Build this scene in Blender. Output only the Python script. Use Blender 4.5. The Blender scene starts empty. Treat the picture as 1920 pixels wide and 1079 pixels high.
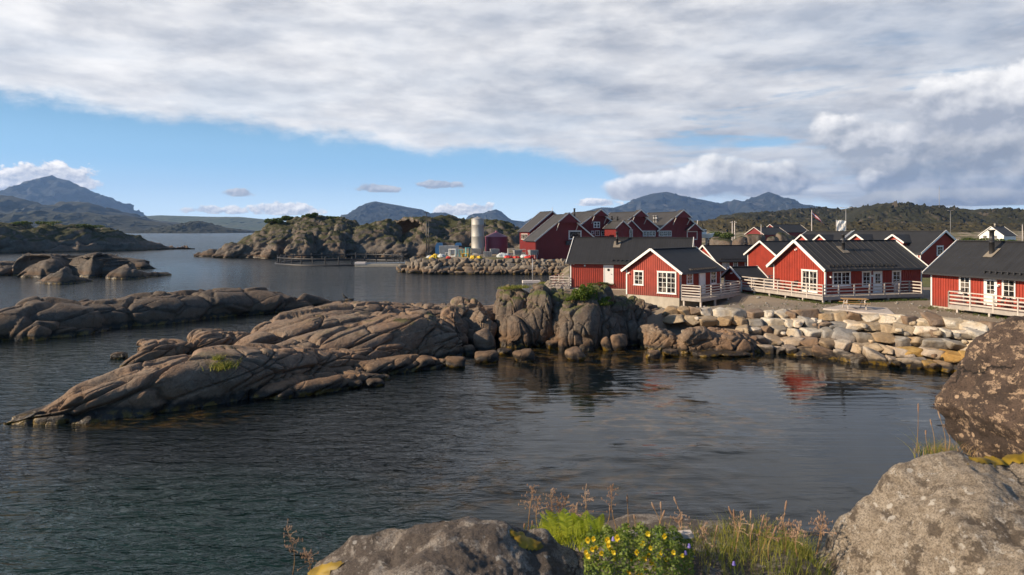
import bpy, math, random
import numpy as np
from mathutils import Vector
random.seed(7)
R = math.radians
F, H, HY = 1280.0, 7.8, 432.0      # focal length in photo pixels, eye height above the sea, horizon row

scene = bpy.context.scene
COL = scene.collection
# ------------------------------------------------------------------ camera, world, sun, exposure
cd = bpy.data.cameras.new('camera'); cam = bpy.data.objects.new('camera', cd); COL.objects.link(cam)
cam.location = (0, 0, H); cam.rotation_euler = (R(90), 0, 0)
cd.lens = 24; cd.sensor_width = 36; cd.shift_y = -(539.5 - HY) / 1920; cd.clip_start = 0.1; cd.clip_end = 60000
cd.dof.use_dof = True; cd.dof.focus_distance = 40; cd.dof.aperture_fstop = 5.6
scene.camera = cam
SUN_AZ, SUN_EL = 16.0, 25.0        # degrees towards the viewer from due left; height above the horizon
sdir = Vector((-math.cos(R(SUN_AZ)) * math.cos(R(SUN_EL)), -math.sin(R(SUN_AZ)) * math.cos(R(SUN_EL)), math.sin(R(SUN_EL))))
sl = bpy.data.lights.new('sun', 'SUN'); sl.energy = 5.0; sl.angle = R(0.5); sl.color = (1.0, 0.80, 0.57)
so = bpy.data.objects.new('sun', sl); COL.objects.link(so)
so.rotation_euler = sdir.to_track_quat('Z', 'Y').to_euler()
scene.view_settings.view_transform = 'Standard'; scene.view_settings.look = 'None'
scene.view_settings.gamma = 1; scene.view_settings.exposure = 0.50
scene.render.resolution_x = 1024; scene.render.resolution_y = 575

# ------------------------------------------------------------------ node helper
class NT:
    def __init__(s, tree): s.t = tree; s.n = tree.nodes; s.l = tree.links
    def new(s, typ, **kw):
        n = s.n.new(typ)
        for k, v in kw.items(): setattr(n, k, v)
        return n
    def put(s, inp, v):
        if isinstance(v, bpy.types.NodeSocket): s.l.new(v, inp)
        elif v is not None: inp.default_value = v
    def m(s, op, a, b=None, c=None, clamp=False):
        n = s.new('ShaderNodeMath', operation=op, use_clamp=clamp)
        s.put(n.inputs[0], a); s.put(n.inputs[1], b); s.put(n.inputs[2], c); return n.outputs[0]
    def vm(s, op, a, b=None):
        n = s.new('ShaderNodeVectorMath', operation=op); s.put(n.inputs[0], a); s.put(n.inputs[1], b); return n.outputs[0]
    def sm(s, v, lo, hi, a=0.0, b=1.0):
        n = s.new('ShaderNodeMapRange', interpolation_type='SMOOTHSTEP'); n.clamp = True
        for i, x in enumerate((v, lo, hi, a, b)): s.put(n.inputs[i], x)
        return n.outputs[0]
    def mix(s, f, a, b):
        n = s.new('ShaderNodeMix', data_type='RGBA'); n.clamp_factor = True
        s.put(n.inputs[0], f)
        for i, x in ((6, a), (7, b)):
            if isinstance(x, tuple) and len(x) == 3: x = (*x, 1)
            s.put(n.inputs[i], x)
        return n.outputs[2]
    def noise(s, vec, scale, detail=4, rough=.55, dist=0.0, dim='3D'):
        n = s.new('ShaderNodeTexNoise', noise_dimensions=dim); s.put(n.inputs['Vector'], vec)
        n.inputs['Scale'].default_value = scale; n.inputs['Detail'].default_value = detail
        n.inputs['Roughness'].default_value = rough; n.inputs['Distortion'].default_value = dist
        return n.outputs['Fac']
    def vor(s, vec, scale, feature='F1', rnd=1.0):
        n = s.new('ShaderNodeTexVoronoi', feature=feature); s.put(n.inputs['Vector'], vec)
        n.inputs['Scale'].default_value = scale; n.inputs['Randomness'].default_value = rnd
        return n.outputs['Distance']
    def mapv(s, vec, scale=(1, 1, 1), loc=(0, 0, 0), rot=(0, 0, 0)):
        n = s.new('ShaderNodeMapping'); s.put(n.inputs[0], vec)
        n.inputs['Location'].default_value = loc; n.inputs['Scale'].default_value = scale; n.inputs['Rotation'].default_value = rot
        return n.outputs[0]
    def sep(s, vec): n = s.new('ShaderNodeSeparateXYZ'); s.put(n.inputs[0], vec); return n.outputs
    def comb(s, x, y, z):
        n = s.new('ShaderNodeCombineXYZ')
        for i, v in enumerate((x, y, z)): s.put(n.inputs[i], v)
        return n.outputs[0]
    def bump(s, h, dist, strength=1.0, nrm=None):
        n = s.new('ShaderNodeBump'); n.inputs['Distance'].default_value = dist; s.put(n.inputs['Strength'], strength)
        s.put(n.inputs['Height'], h)
        if nrm is not None: s.put(n.inputs['Normal'], nrm)
        return n.outputs[0]

# ------------------------------------------------------------------ sky with clouds (all in directions, at infinity)
def make_world():
    w = bpy.data.worlds.new('World'); scene.world = w; w.use_nodes = True
    t = NT(w.node_tree); t.n.clear()
    out = t.new('ShaderNodeOutputWorld'); bg = t.new('ShaderNodeBackground')
    bg.inputs['Strength'].default_value = 0.072
    sky = t.new('ShaderNodeTexSky', sky_type='NISHITA'); sky.sun_disc = False
    sky.sun_elevation = R(SUN_EL); sky.sun_rotation = R(270 - SUN_AZ)
    sky.altitude = 0; sky.air_density = 1.0; sky.dust_density = 0.4; sky.ozone_density = 2.5
    tc = t.new('ShaderNodeTexCoord'); d = tc.outputs['Generated']
    x, y, z = t.sep(d)
    az = t.m('ARCTAN2', x, y)
    hor = t.m('SQRT', t.m('ADD', t.m('MULTIPLY', x, x), t.m('MULTIPLY', y, y)))
    el = t.m('ARCTAN2', z, hor)
    # the high sheet is a layer overhead: coordinates on that layer
    zz = t.m('MAXIMUM', t.m('ADD', z, 0.11), 0.02)
    lay = t.comb(t.m('DIVIDE', x, zz), t.m('DIVIDE', y, zz), 0.0)
    ang = t.comb(az, t.m('MULTIPLY', el, 2.2), 0.0)
    # edge elevation of the sheet against azimuth
    fc = t.new('ShaderNodeFloatCurve'); cu = fc.mapping.curves[0]
    pts = [(-3.1, 1.1), (-1.5, 1.1), (-1.0, .19), (-.644, .150), (-.41, .140), (-.125, .112), (.03, .108), (.12, .085), (.22, .045), (.40, .03), (.8, .02), (1.5, 1.0), (3.1, 1.1)]  # sheet kept off the unseen sky behind the viewer to lower ambient light
    nrm = [((a + 3.15) / 6.3, e / 1.3) for a, e in pts]
    while len(cu.points) < len(nrm): cu.points.new(0.5, 0.5)
    for p, (a, e) in zip(cu.points, nrm): p.location = (a, e); p.handle_type = 'VECTOR'
    fc.mapping.update(); fc.inputs['Factor'].default_value = 1.0
    t.put(fc.inputs['Value'], t.m('DIVIDE', t.m('ADD', az, 3.15), 6.3))
    edge = t.m('MULTIPLY', fc.outputs[0], 1.3)
    wob = t.noise(ang, 9.0, 7, .6)
    e2 = t.m('ADD', t.m('SUBTRACT', el, edge), t.m('MULTIPLY', t.m('SUBTRACT', wob, .5), .085))
    sheet = t.sm(e2, -.008, .022)
    big = t.noise(t.mapv(lay, (1.3, 1.5, 1), rot=(0, 0, R(18))), .95, 8, .58, .3)
    wisp = t.noise(t.mapv(lay, (.9, 1.3, 1), rot=(0, 0, R(-14))), 1.3, 8, .58, .4)
    rightness = t.sm(az, .0, .35)
    # gaps open in the sheet to the right, low down
    gapn = t.noise(t.mapv(ang, (1.0, 3.4, 1), rot=(0, 0, R(-7))), 3.6, 8, .6, .3)
    gapm = t.m('MULTIPLY', t.sm(gapn, .53, .66), t.m('MULTIPLY', rightness, t.sm(el, .30, .12)))
    sheet = t.m('MULTIPLY', sheet, t.m('SUBTRACT', 1.0, t.m('MULTIPLY', gapm, .85)))
    thin = t.sm(wisp, .30, .62, .80, 1.0)
    sheet = t.m('MULTIPLY', sheet, thin)
    # tone of the sheet: bright folds, grey undersides; brighter towards its sunlit left edge
    puff = t.noise(t.mapv(lay, (1.0, 1.15, 1), rot=(0, 0, R(30))), 3.2, 8, .58, .1)
    cell = t.noise(t.mapv(ang, (1.0, 1.35, 1)), 10.0, 8, .58, .1)
    tone = t.m('ADD', t.m('ADD', t.m('MULTIPLY', t.sm(big, .34, .64), .42), t.m('MULTIPLY', t.sm(puff, .30, .70), .14)), t.m('MULTIPLY', t.sm(cell, .34, .66), .34))
    tone = t.m('SUBTRACT', tone, .10)
    edgeb = t.sm(e2, .12, .0, 0.0, .26)
    leftb = t.sm(az, .35, -.5, 0.0, .16)
    tone = t.m('ADD', t.m('ADD', tone, t.m('MULTIPLY', edgeb, t.sm(az, .2, -.1, .45, 1.0))), leftb)
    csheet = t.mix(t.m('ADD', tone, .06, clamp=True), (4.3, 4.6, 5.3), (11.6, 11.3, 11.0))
    csheet = t.mix(t.sm(el, .30, .75, 0, .80), csheet, (1.2, 1.25, 1.4))  # dark deck overhead, out of view, added to cut the ambient light
    base = t.mix(1.0, sky.outputs[0], sky.outputs[0])
    # the sky's own colour, slightly deepened where it is clear
    hs = t.new('ShaderNodeHueSaturation'); hs.inputs['Saturation'].default_value = 1.35; hs.inputs['Value'].default_value = 1.0
    t.put(hs.inputs['Color'], base)
    clear = t.mix(t.sm(el, .22, .06, 0.0, .75), hs.outputs[0], (4.6, 8.6, 13.2))
    clear = t.mix(t.sm(el, .10, .0, 0.0, .85), clear, (11.0, 13.6, 15.5))
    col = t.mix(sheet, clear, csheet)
    # cumulus: ellipses with ragged, noisy outlines   (azimuth px, elevation py of centre, half sizes in px, brightness)
    cn = t.noise(t.comb(az, t.m('MULTIPLY', el, 1.25), .3), 13.0, 7, .50, .0)
    cn2 = t.noise(t.comb(t.m('SUBTRACT', az, .006), t.m('MULTIPLY', t.m('ADD', el, .009), 1.25), .3), 13.0, 7, .50, .0)
    cs = t.noise(t.comb(az, t.m('MULTIPLY', el, 1.3), .8), 42.0, 8, .56)
    cs2 = t.noise(t.comb(t.m('SUBTRACT', az, .002), t.m('MULTIPLY', t.m('ADD', el, .003), 1.3), .8), 42.0, 8, .56)
    reliefs = t.m('MULTIPLY', t.m('SUBTRACT', cs, cs2), 3.6)
    relief = t.m('MULTIPLY', t.m('SUBTRACT', cn, cn2), 3.6)
    def cumulus(col, px, py, rx, ry, dark, bright, amp=1.5, base_cut=.55, op=1.0):
        a0 = math.atan((px - 960) / F); e0 = math.atan((HY - py) / F * math.cos(a0)); k = math.cos(a0) ** 2 / F
        cn_, rl_ = (cs, reliefs) if rx < 85 or px < 200 else (cn, relief)
        da = t.m('DIVIDE', t.m('SUBTRACT', az, a0), rx * k); de = t.m('DIVIDE', t.m('SUBTRACT', el, e0), ry * math.cos(a0) / F)
        r = t.m('SQRT', t.m('ADD', t.m('MULTIPLY', da, da), t.m('MULTIPLY', de, de)))
        v = t.m('ADD', t.m('SUBTRACT', 1.0, r), t.m('MULTIPLY', t.m('SUBTRACT', cn_, .5), amp * 2.4))
        v = t.m('SUBTRACT', v, t.sm(de, -base_cut, -base_cut - .5, 0.0, 1.2))
        m_ = t.m('MULTIPLY', t.sm(v, .0, .35), op)
        sh = t.m('ADD', t.m('ADD', t.sm(de, -.6, .7, .10, .62), rl_), t.m('MULTIPLY', t.m('SUBTRACT', cn_, .5), .9), clamp=True)
        return t.mix(m_, col, t.mix(sh, dark, bright))
    D1, B1 = (6.4, 6.8, 7.8), (16, 15, 14)
    col = cumulus(col, 1780, 290, 300, 100, (3.6, 3.9, 4.5), (9.6, 9.4, 9.2), 1.0, .9, .9)
    col = cumulus(col, 1640, 262, 120, 52, (4.8, 5.1, 5.7), (12.6, 12.2, 11.8), .9)
    col = cumulus(col, 1830, 200, 190, 85, (4.6, 4.9, 5.6), (11.8, 11.5, 11.2), 1.0)
    col = cumulus(col, 1450, 340, 190, 44, (4.4, 4.7, 5.4), (12.5, 12.2, 11.7), 1.1)
    col = cumulus(col, 1225, 352, 100, 36, (5.2, 5.4, 6.0), (14.5, 14.0, 13.4), 1.1)
    col = cumulus(col, 1750, 375, 260, 20, (3.6, 3.9, 4.6), (8.4, 8.2, 7.8), 1.1)
    col = cumulus(col, 60, 345, 140, 34, D1, B1, 1.2)
    col = cumulus(col, 110, 325, 80, 26, D1, B1, 1.2)
    col = cumulus(col, 447, 362, 40, 9, (5, 5, 5.6), (10.5, 10, 9.6), .9, .7, .9)
    col = cumulus(col, 710, 354, 52, 9, (4.6, 4.7, 5.2), (9.5, 9.2, 9.0), .9, .7, .9)
    col = cumulus(col, 825, 347, 50, 9, (4.6, 4.7, 5.2), (9.5, 9.2, 9.0), .9, .7, .9)
    col = cumulus(col, 390, 394, 80, 10, D1, B1, 1.1, .7, .9)
    col = cumulus(col, 540, 392, 75, 14, D1, B1, 1.2, .7, .9)
    col = cumulus(col, 860, 394, 50, 13, D1, B1, 1.2, .7, .9)
    col = cumulus(col, 905, 390, 28, 12, D1, B1, 1.2, .7, .9)
    col = cumulus(col, 1120, 380, 45, 8, D1, B1, 1.0, .7, .9)
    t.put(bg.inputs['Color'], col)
    t.l.new(bg.outputs[0], out.inputs['Surface'])
make_world()

# ------------------------------------------------------------------ geometry helpers
def PX(px, py, Y): return np.array(((px - 960) / F * Y, Y, H - (py - HY) / F * Y))
def WZ(px, py, z=0.0):
    Y = (H - z) * F / (py - HY); return np.array(((px - 960) / F * Y, Y, z))

def tag(o, label=None, cat=None, group=None, kind=None):
    if label: o['label'] = label
    if cat: o['category'] = cat
    if group: o['group'] = group
    if kind: o['kind'] = kind
    return o
def mk(name, V, Fc, mat, parent=None, smooth=True, loc=None, matidx=None):
    me = bpy.data.meshes.new(name)
    V = np.asarray(V, dtype=np.float32)
    if isinstance(Fc, np.ndarray):
        k = Fc.shape[1]; n = len(Fc)
        me.vertices.add(len(V)); me.vertices.foreach_set('co', V.ravel())
        me.loops.add(n * k); me.loops.foreach_set('vertex_index', Fc.astype(np.int32).ravel())
        me.polygons.add(n); me.polygons.foreach_set('loop_start', np.arange(0, n * k, k, dtype=np.int32))
        me.polygons.foreach_set('loop_total', np.full(n, k, dtype=np.int32))
        me.update(calc_edges=True); me.validate()
    else:
        me.from_pydata([tuple(map(float, v)) for v in V], [], Fc); me.update()
    if smooth: me.polygons.foreach_set('use_smooth', np.ones(len(me.polygons), dtype=bool))
    for m_ in (mat if isinstance(mat, (list, tuple)) else [mat]): me.materials.append(m_)
    if matidx is not None: me.polygons.foreach_set('material_index', np.asarray(matidx, dtype=np.int32))
    o = bpy.data.objects.new(name, me); COL.objects.link(o)
    if parent is not None: o.parent = parent
    if loc is not None: o.location = loc
    return o
def empty(name, loc, rz=0.0, label=None, cat=None, group=None):
    o = bpy.data.objects.new(name, None); COL.objects.link(o); o.location = tuple(map(float, loc)); o.rotation_euler = (0, 0, rz)
    o.empty_display_size = .2
    return tag(o, label, cat, group)
def copy_tree(o, parent=None):
    c = o.copy(); COL.objects.link(c); c.parent = parent
    for ch in [x for x in bpy.data.objects if x.parent == o]: copy_tree(ch, c)
    return c

class MB:
    def __init__(s): s.v = []; s.f = []; s.mi = []; s.cur = 0
    def add(s, V, Fc):
        b = len(s.v); s.v.extend(tuple(map(float, p)) for p in V); s.f.extend(tuple(b + i for i in f) for f in Fc)
        s.mi.extend([s.cur] * len(Fc)); return s
    def box(s, x0, x1, y0, y1, z0, z1):
        return s.add([(x0,y0,z0),(x1,y0,z0),(x1,y1,z0),(x0,y1,z0),(x0,y0,z1),(x1,y0,z1),(x1,y1,z1),(x0,y1,z1)],
                     [(0,3,2,1),(4,5,6,7),(0,1,5,4),(1,2,6,5),(2,3,7,6),(3,0,4,7)])
    def bar(s, a, b, w, h, up=(0, 0, 1)):
        a = Vector(a); b = Vector(b); d = (b - a).normalized(); u = Vector(up)
        sx = d.cross(u)
        if sx.length < 1e-4: sx = d.cross(Vector((1, 0, 0)))
        sx.normalize(); uz = sx.cross(d).normalized()
        V = [p + sx * (i * w / 2) + uz * (j * h / 2) for p in (a, b) for i, j in ((-1,-1),(1,-1),(1,1),(-1,1))]
        return s.add(V, [(0,3,2,1),(4,5,6,7),(0,1,5,4),(1,2,6,5),(2,3,7,6),(3,0,4,7)])
    def tube(s, pts, r, n=8, cap=True):
        pts = [Vector(p) for p in pts]; rs = r if isinstance(r, (list, tuple)) else [r] * len(pts)
        base = len(s.v); ref = Vector((.31, .95, .1))
        for i, p in enumerate(pts):
            d = (pts[min(i + 1, len(pts) - 1)] - pts[max(i - 1, 0)]).normalized()
            a = d.cross(ref)
            if a.length < 1e-3: a = d.cross(Vector((1, 0, 0)))
            a.normalize(); b = d.cross(a)
            for k in range(n):
                t = 2 * math.pi * k / n; s.v.append(tuple(p + a * (math.cos(t) * rs[i]) + b * (math.sin(t) * rs[i])))
        for i in range(len(pts) - 1):
            for k in range(n):
                s.f.append((base + i*n + k, base + i*n + (k+1) % n, base + (i+1)*n + (k+1) % n, base + (i+1)*n + k)); s.mi.append(s.cur)
        if cap:
            s.f.append(tuple(base + k for k in range(n))[::-1]); s.f.append(tuple(base + (len(pts)-1)*n + k for k in range(n))); s.mi += [s.cur] * 2
        return s
    def lathe(s, prof, n=24, c=(0, 0)):
        base = len(s.v)
        for r_, z in prof:
            for k in range(n): s.v.append((c[0] + r_ * math.cos(2*math.pi*k/n), c[1] + r_ * math.sin(2*math.pi*k/n), z))
        for i in range(len(prof) - 1):
            for k in range(n):
                s.f.append((base+i*n+k, base+i*n+(k+1)%n, base+(i+1)*n+(k+1)%n, base+(i+1)*n+k)); s.mi.append(s.cur)
        return s
    def prism(s, poly, axis, a, b):
        """poly: 2-D outline; axis 'x' -> (y,z) outline swept in x; 'y' -> (x,z); 'z' -> (x,y)"""
        n = len(poly)
        def p3(q, t): return (t, q[0], q[1]) if axis == 'x' else (q[0], t, q[1]) if axis == 'y' else (q[0], q[1], t)
        V = [p3(q, a) for q in poly] + [p3(q, b) for q in poly]
        return s.add(V, [tuple(range(n))[::-1], tuple(range(n, 2*n))] + [(i, (i+1) % n, n + (i+1) % n, n + i) for i in range(n)])
    def build(s, name, mat, parent=None, smooth=False, loc=None):
        o = mk(name, s.v, s.f, mat, parent, smooth, loc, s.mi if isinstance(mat, (list, tuple)) else None); return o

# ------------------------------------------------------------------ numpy noise
_rs = np.random.RandomState(5); _G = _rs.normal(size=(256, 3)); _G /= np.linalg.norm(_G, axis=1)[:, None]
def _hash(i, j, k, s=0):
    h = (i.astype(np.int64) * 374761393 + j.astype(np.int64) * 668265263 + k.astype(np.int64) * 1274126177 + s * 974711) & 0xffffffff
    h = ((h ^ (h >> 13)) * 1274126177) & 0xffffffff
    h = ((h ^ (h >> 16)) * 2246822519) & 0xffffffff
    return (h ^ (h >> 15)) & 0xffffffff
def perlin(p, s=0):
    i = np.floor(p).astype(np.int64); f = p - i; u = f * f * f * (f * (f * 6 - 15) + 10); r = 0
    for a in (0, 1):
        for b in (0, 1):
            for c in (0, 1):
                g = _G[_hash(i[:, 0] + a, i[:, 1] + b, i[:, 2] + c, s) & 255]
                d = f - np.array((a, b, c)); v = (g * d).sum(1)
                w = (u[:, 0] if a else 1 - u[:, 0]) * (u[:, 1] if b else 1 - u[:, 1]) * (u[:, 2] if c else 1 - u[:, 2])
                r = r + v * w
    return r * 1.6
def fbm(p, octv=4, s=0, gain=.5):
    r = 0; a = 1.0
    for o in range(octv): r = r + a * perlin(p * 2.03 ** o + 11.7 * o, s + o); a *= gain
    return r
def ridged(p, octv=4, s=0):
    r = 0; a = 1.0
    for o in range(octv): r = r + a * (1 - 2 * np.abs(perlin(p * 2.05 ** o + 7.3 * o, s + o))); a *= .5
    return r
def voronoi(p, s=0):
    i = np.floor(p).astype(np.int64); f1 = np.full(len(p), 9.); f2 = f1.copy(); cen = np.zeros((len(p), 3)); idv = np.zeros(len(p), dtype=np.int64)
    for a in (-1, 0, 1):
        for b in (-1, 0, 1):
            for c in (-1, 0, 1):
                ci = i + np.array((a, b, c)); h = _hash(ci[:, 0], ci[:, 1], ci[:, 2], s)
                q = ci + np.stack(((h & 1023) / 1023., ((h >> 10) & 1023) / 1023., ((h >> 20) & 1023) / 1023.), 1) * .9 + .05
                d = np.sqrt(((p - q) ** 2).sum(1)); less = d < f1
                f2 = np.where(less, f1, np.minimum(f2, d)); idv = np.where(less, h, idv); cen = np.where(less[:, None], q, cen); f1 = np.where(less, d, f1)
    g = np.stack(((idv >> 5 & 255), (idv >> 13 & 255), (idv >> 21 & 255)), 1) / 127.5 - 1
    return f1, f2, (idv >> 3 & 4095) / 4095., (g * (p - cen)).sum(1)
def smooth01(x): x = np.clip(x, 0, 1); return x * x * (3 - 2 * x)
def vnormals(V, Fc):
    tri = Fc if Fc.shape[1] == 3 else np.concatenate((Fc[:, :3], Fc[:, [0, 2, 3]]))
    n = np.cross(V[tri[:, 1]] - V[tri[:, 0]], V[tri[:, 2]] - V[tri[:, 0]])
    N = np.zeros_like(V)
    for k in range(3):
        for c in range(3): N[:, c] += np.bincount(tri[:, k], n[:, c], len(V))
    return N / np.maximum(np.linalg.norm(N, axis=1), 1e-9)[:, None]
def rotz(P, a, tilt=0.0):
    c, s = math.cos(a), math.sin(a)
    Q = np.stack((P[:, 0]*c + P[:, 1]*s, -P[:, 0]*s + P[:, 1]*c, P[:, 2]), 1)
    if tilt:
        c, s = math.cos(tilt), math.sin(tilt); Q = np.stack((Q[:, 0]*c + Q[:, 2]*s, Q[:, 1], -Q[:, 0]*s + Q[:, 2]*c), 1)
    return Q
def rockify(V, Fc, ang, cell, off, gro, seed, fine=.05, tilt=0.0, levels=2, warp=.12, pillow=.16):
    """split the surface into jointed blocks: cells of their own height with rounded edges and cracks between them"""
    N = vnormals(V, Fc); sc = float(min(cell)); D = np.zeros(len(V))
    for lv in range(levels):
        k = .45 ** lv; am = .6 ** lv
        q = rotz(V, ang, tilt) / (np.array(cell) * k); q = q + warp * np.stack([fbm(q * .9 + 31 * a, 2, seed + a) for a in range(3)], 1)
        f1, f2, idv, slp = voronoi(q, seed + 17 * lv); d = f2 - f1
        on = smooth01((perlin(V / (sc * 3.0) + 5.5 * lv, seed + 40) + .48) / .3) if lv else 1.0
        D += on * am * (off * ((idv - .5) * 2 + 1.5 * slp) * smooth01(d / .14) - gro * np.exp(-(d / .036) ** 2) - gro * pillow * (1 - smooth01(d / .30)))
    D += fine * fbm(V / (sc * .8), 5, seed + 90, .45)
    return V + N * D[:, None]

def grid_faces(n, m):
    a = np.arange(n - 1)[:, None] * m + np.arange(m - 1)[None]; a = a.ravel()
    return np.stack((a, a + m, a + m + 1, a + 1), 1)
def smooth_arr(A, k):
    if k < 1: return A
    pad = np.concatenate((np.repeat(A[:1], k, 0), A, np.repeat(A[-1:], k, 0))); w = np.hanning(2*k + 3)[1:-1]; w /= w.sum()
    return np.stack([np.convolve(pad[:, c], w, 'valid') for c in range(A.shape[1])], 1)
def loft_pts(st, res, seed, bulge=.0, bx=.75, bz=.75, zoff=0.0, topf=.42, under=1.2, sm=.6):
    """whaleback through stations (px, py of the front waterline, py of the top, width across in metres)"""
    rows = []
    for px, pb, pt, w in st: rows.append((*WZ(px, pb, zoff), w, px, pt))
    A = np.array(rows); ln = np.concatenate(([0], np.cumsum(np.linalg.norm(np.diff(A[:, :2], axis=0), axis=1))))
    n = max(8, int(ln[-1] / res)); tt = np.linspace(0, ln[-1], n)
    B = np.stack([np.interp(tt, ln, A[:, c]) for c in range(6)], 1)
    k = max(1, int(sm / res)); Bs = smooth_arr(B[:, :4], k); 
    tan = np.gradient(Bs[:, :2], axis=0); tan = smooth_arr(tan, max(2, int(2.5 / res))); tan /= np.linalg.norm(tan, axis=1)[:, None]
    ac = np.stack((-tan[:, 1], tan[:, 0]), 1); ac *= np.sign(ac[:, 1:2] + 1e-9)
    yt = B[:, 1] + topf * B[:, 3] * ac[:, 1]
    h = H - (B[:, 5] - HY) * yt / F - zoff
    h = smooth_arr(h[:, None], max(1, k // 2))[:, 0]
    m = max(14, int((np.max(B[:, 3]) + 1.5 * np.max(h)) / res)); th = np.linspace(0, math.pi, m)
    cx = .5 - .5 * np.sign(np.cos(th)) * np.abs(np.cos(th)) ** bx; cz = np.sin(th).clip(0, 1) ** bz
    XY = Bs[:, None, :2] + ac[:, None] * (Bs[:, 3, None] * cx[None])[:, :, None]
    Z = h[:, None] * cz[None] + zoff
    P = np.concatenate((XY, Z[:, :, None]), 2)
    lo0 = P[:, :1].copy(); lo1 = P[:, -1:].copy(); lo0[:, :, :2] -= ac[:, None] * .3; lo1[:, :, :2] += ac[:, None] * .3; lo0[:, :, 2] = lo1[:, :, 2] = -under
    P = np.concatenate((lo0, P, lo1), 1); m += 2
    V = P.reshape(-1, 3); Fc = grid_faces(n, m)
    if bulge: V[:, 2] += bulge * fbm(V / 6.0, 3, seed + 3) * smooth01(V[:, 2] / 1.5)
    d = A[-1, :2] - A[0, :2]
    return V, Fc, math.atan2(d[1], d[0])
def orient_up(V, Fc):
    N = vnormals(V, Fc)
    return Fc if N[:, 2].mean() > 0 else Fc[:, ::-1].copy()
def join(parts):
    Vs, Fs, b = [], [], 0
    for V, Fc in parts: Vs.append(V); Fs.append(Fc + b); b += len(V)
    return np.concatenate(Vs), np.concatenate(Fs)

_ico = {}
def ico(level):
    if level in _ico: return _ico[level]
    import bmesh
    bm = bmesh.new(); bmesh.ops.create_icosphere(bm, subdivisions=level, radius=1.0)
    V = np.array([v.co[:] for v in bm.verts]); Fc = np.array([[v.index for v in f.verts] for f in bm.faces]); bm.free()
    _ico[level] = (V, Fc); return _ico[level]
def boulder(size, seed, level=4, rz=0.0, tilt=0.0, planes=13, sharp=9.0, fine=.02, ax=.13):
    """angular block with worn edges: soft minimum of random cutting planes, stretched to size"""
    rs = np.random.RandomState(seed); V, Fc = ico(level)
    n = rs.normal(size=(planes, 3)); n /= np.linalg.norm(n, axis=1)[:, None]
    n = np.concatenate((n, np.eye(3), -np.eye(3))); n[-6:] += rs.normal(size=(6, 3)) * ax; n /= np.linalg.norm(n, axis=1)[:, None]
    dd = np.concatenate((rs.uniform(.86, 1.12, planes), rs.uniform(.78, .95, 6)))
    c = np.clip(V @ n.T, 1e-3, None) / dd
    r = 1.0 / (np.power(c, sharp).sum(1) ** (1 / sharp))
    P = V * r[:, None] * (np.array(size) / 2)
    N = vnormals(P, Fc); s0 = float(np.mean(size))
    P = P + N * (s0 * fine * fbm(P / s0 * 4.0 + seed * 1.7, 4, seed))[:, None]
    c_, s_ = math.cos(tilt), math.sin(tilt); P = np.stack((P[:, 0]*c_ - P[:, 2]*s_, P[:, 1], P[:, 0]*s_ + P[:, 2]*c_), 1)
    return rotz(P, -rz), Fc

# ------------------------------------------------------------------ materials
def mat(name, rough=.7, metal=0.0):
    m_ = bpy.data.materials.new(name); m_.use_nodes = True; t = NT(m_.node_tree)
    b = t.n['Principled BSDF']; b.inputs['Roughness'].default_value = rough; b.inputs['Metallic'].default_value = metal
    return m_, t, b
def paint(name, col, rough=.6, var=.12, scale=1.5, metal=0.0, boards=None, dirt=None, splash=False):
    """painted or weathered surface: colour drifts a little, optional streaks of dirt"""
    m_, t, b = mat(name, rough, metal)
    g = t.new('ShaderNodeTexCoord').outputs['Object']
    n1 = t.noise(g, scale, 5, .6); n2 = t.noise(t.mapv(g, (4, 4, .5)), scale * 1.6, 5, .6)
    c = t.mix(t.sm(n1, .3, .7), tuple(x * (1 - var) for x in col), tuple(min(1, x * (1 + var)) for x in col))
    if dirt is not None: c = t.mix(t.sm(n2, .55, .78, 0, .55), c, dirt)
    if splash:                                # boards weathered one by one, rain splash along the foot of the wall
        bd = t.noise(t.mapv(g, (4.7, 4.7, .02)), 1.0, 1, .5); c = t.mix(t.sm(bd, .35, .65, 0, .30), c, tuple(v * .62 for v in col))
        zz = t.m('ADD', t.sep(g)[2], t.m('MULTIPLY', t.m('SUBTRACT', n2, .5), 1.4)); c = t.mix(t.sm(zz, 3.2, 2.1, 0, .45), c, (.12, .045, .032))
        c = t.mix(t.sm(t.noise(t.mapv(g, (9, 9, .35)), 1.2, 5, .65), .60, .72, 0, .4), c, tuple(min(1, v * 1.5 + .02) for v in col))
    t.put(b.inputs['Base Color'], c)
    t.put(b.inputs['Normal'], t.bump(t.noise(t.mapv(g, (6, 6, 1)), 8, 4), .006, .5))
    return m_
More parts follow.
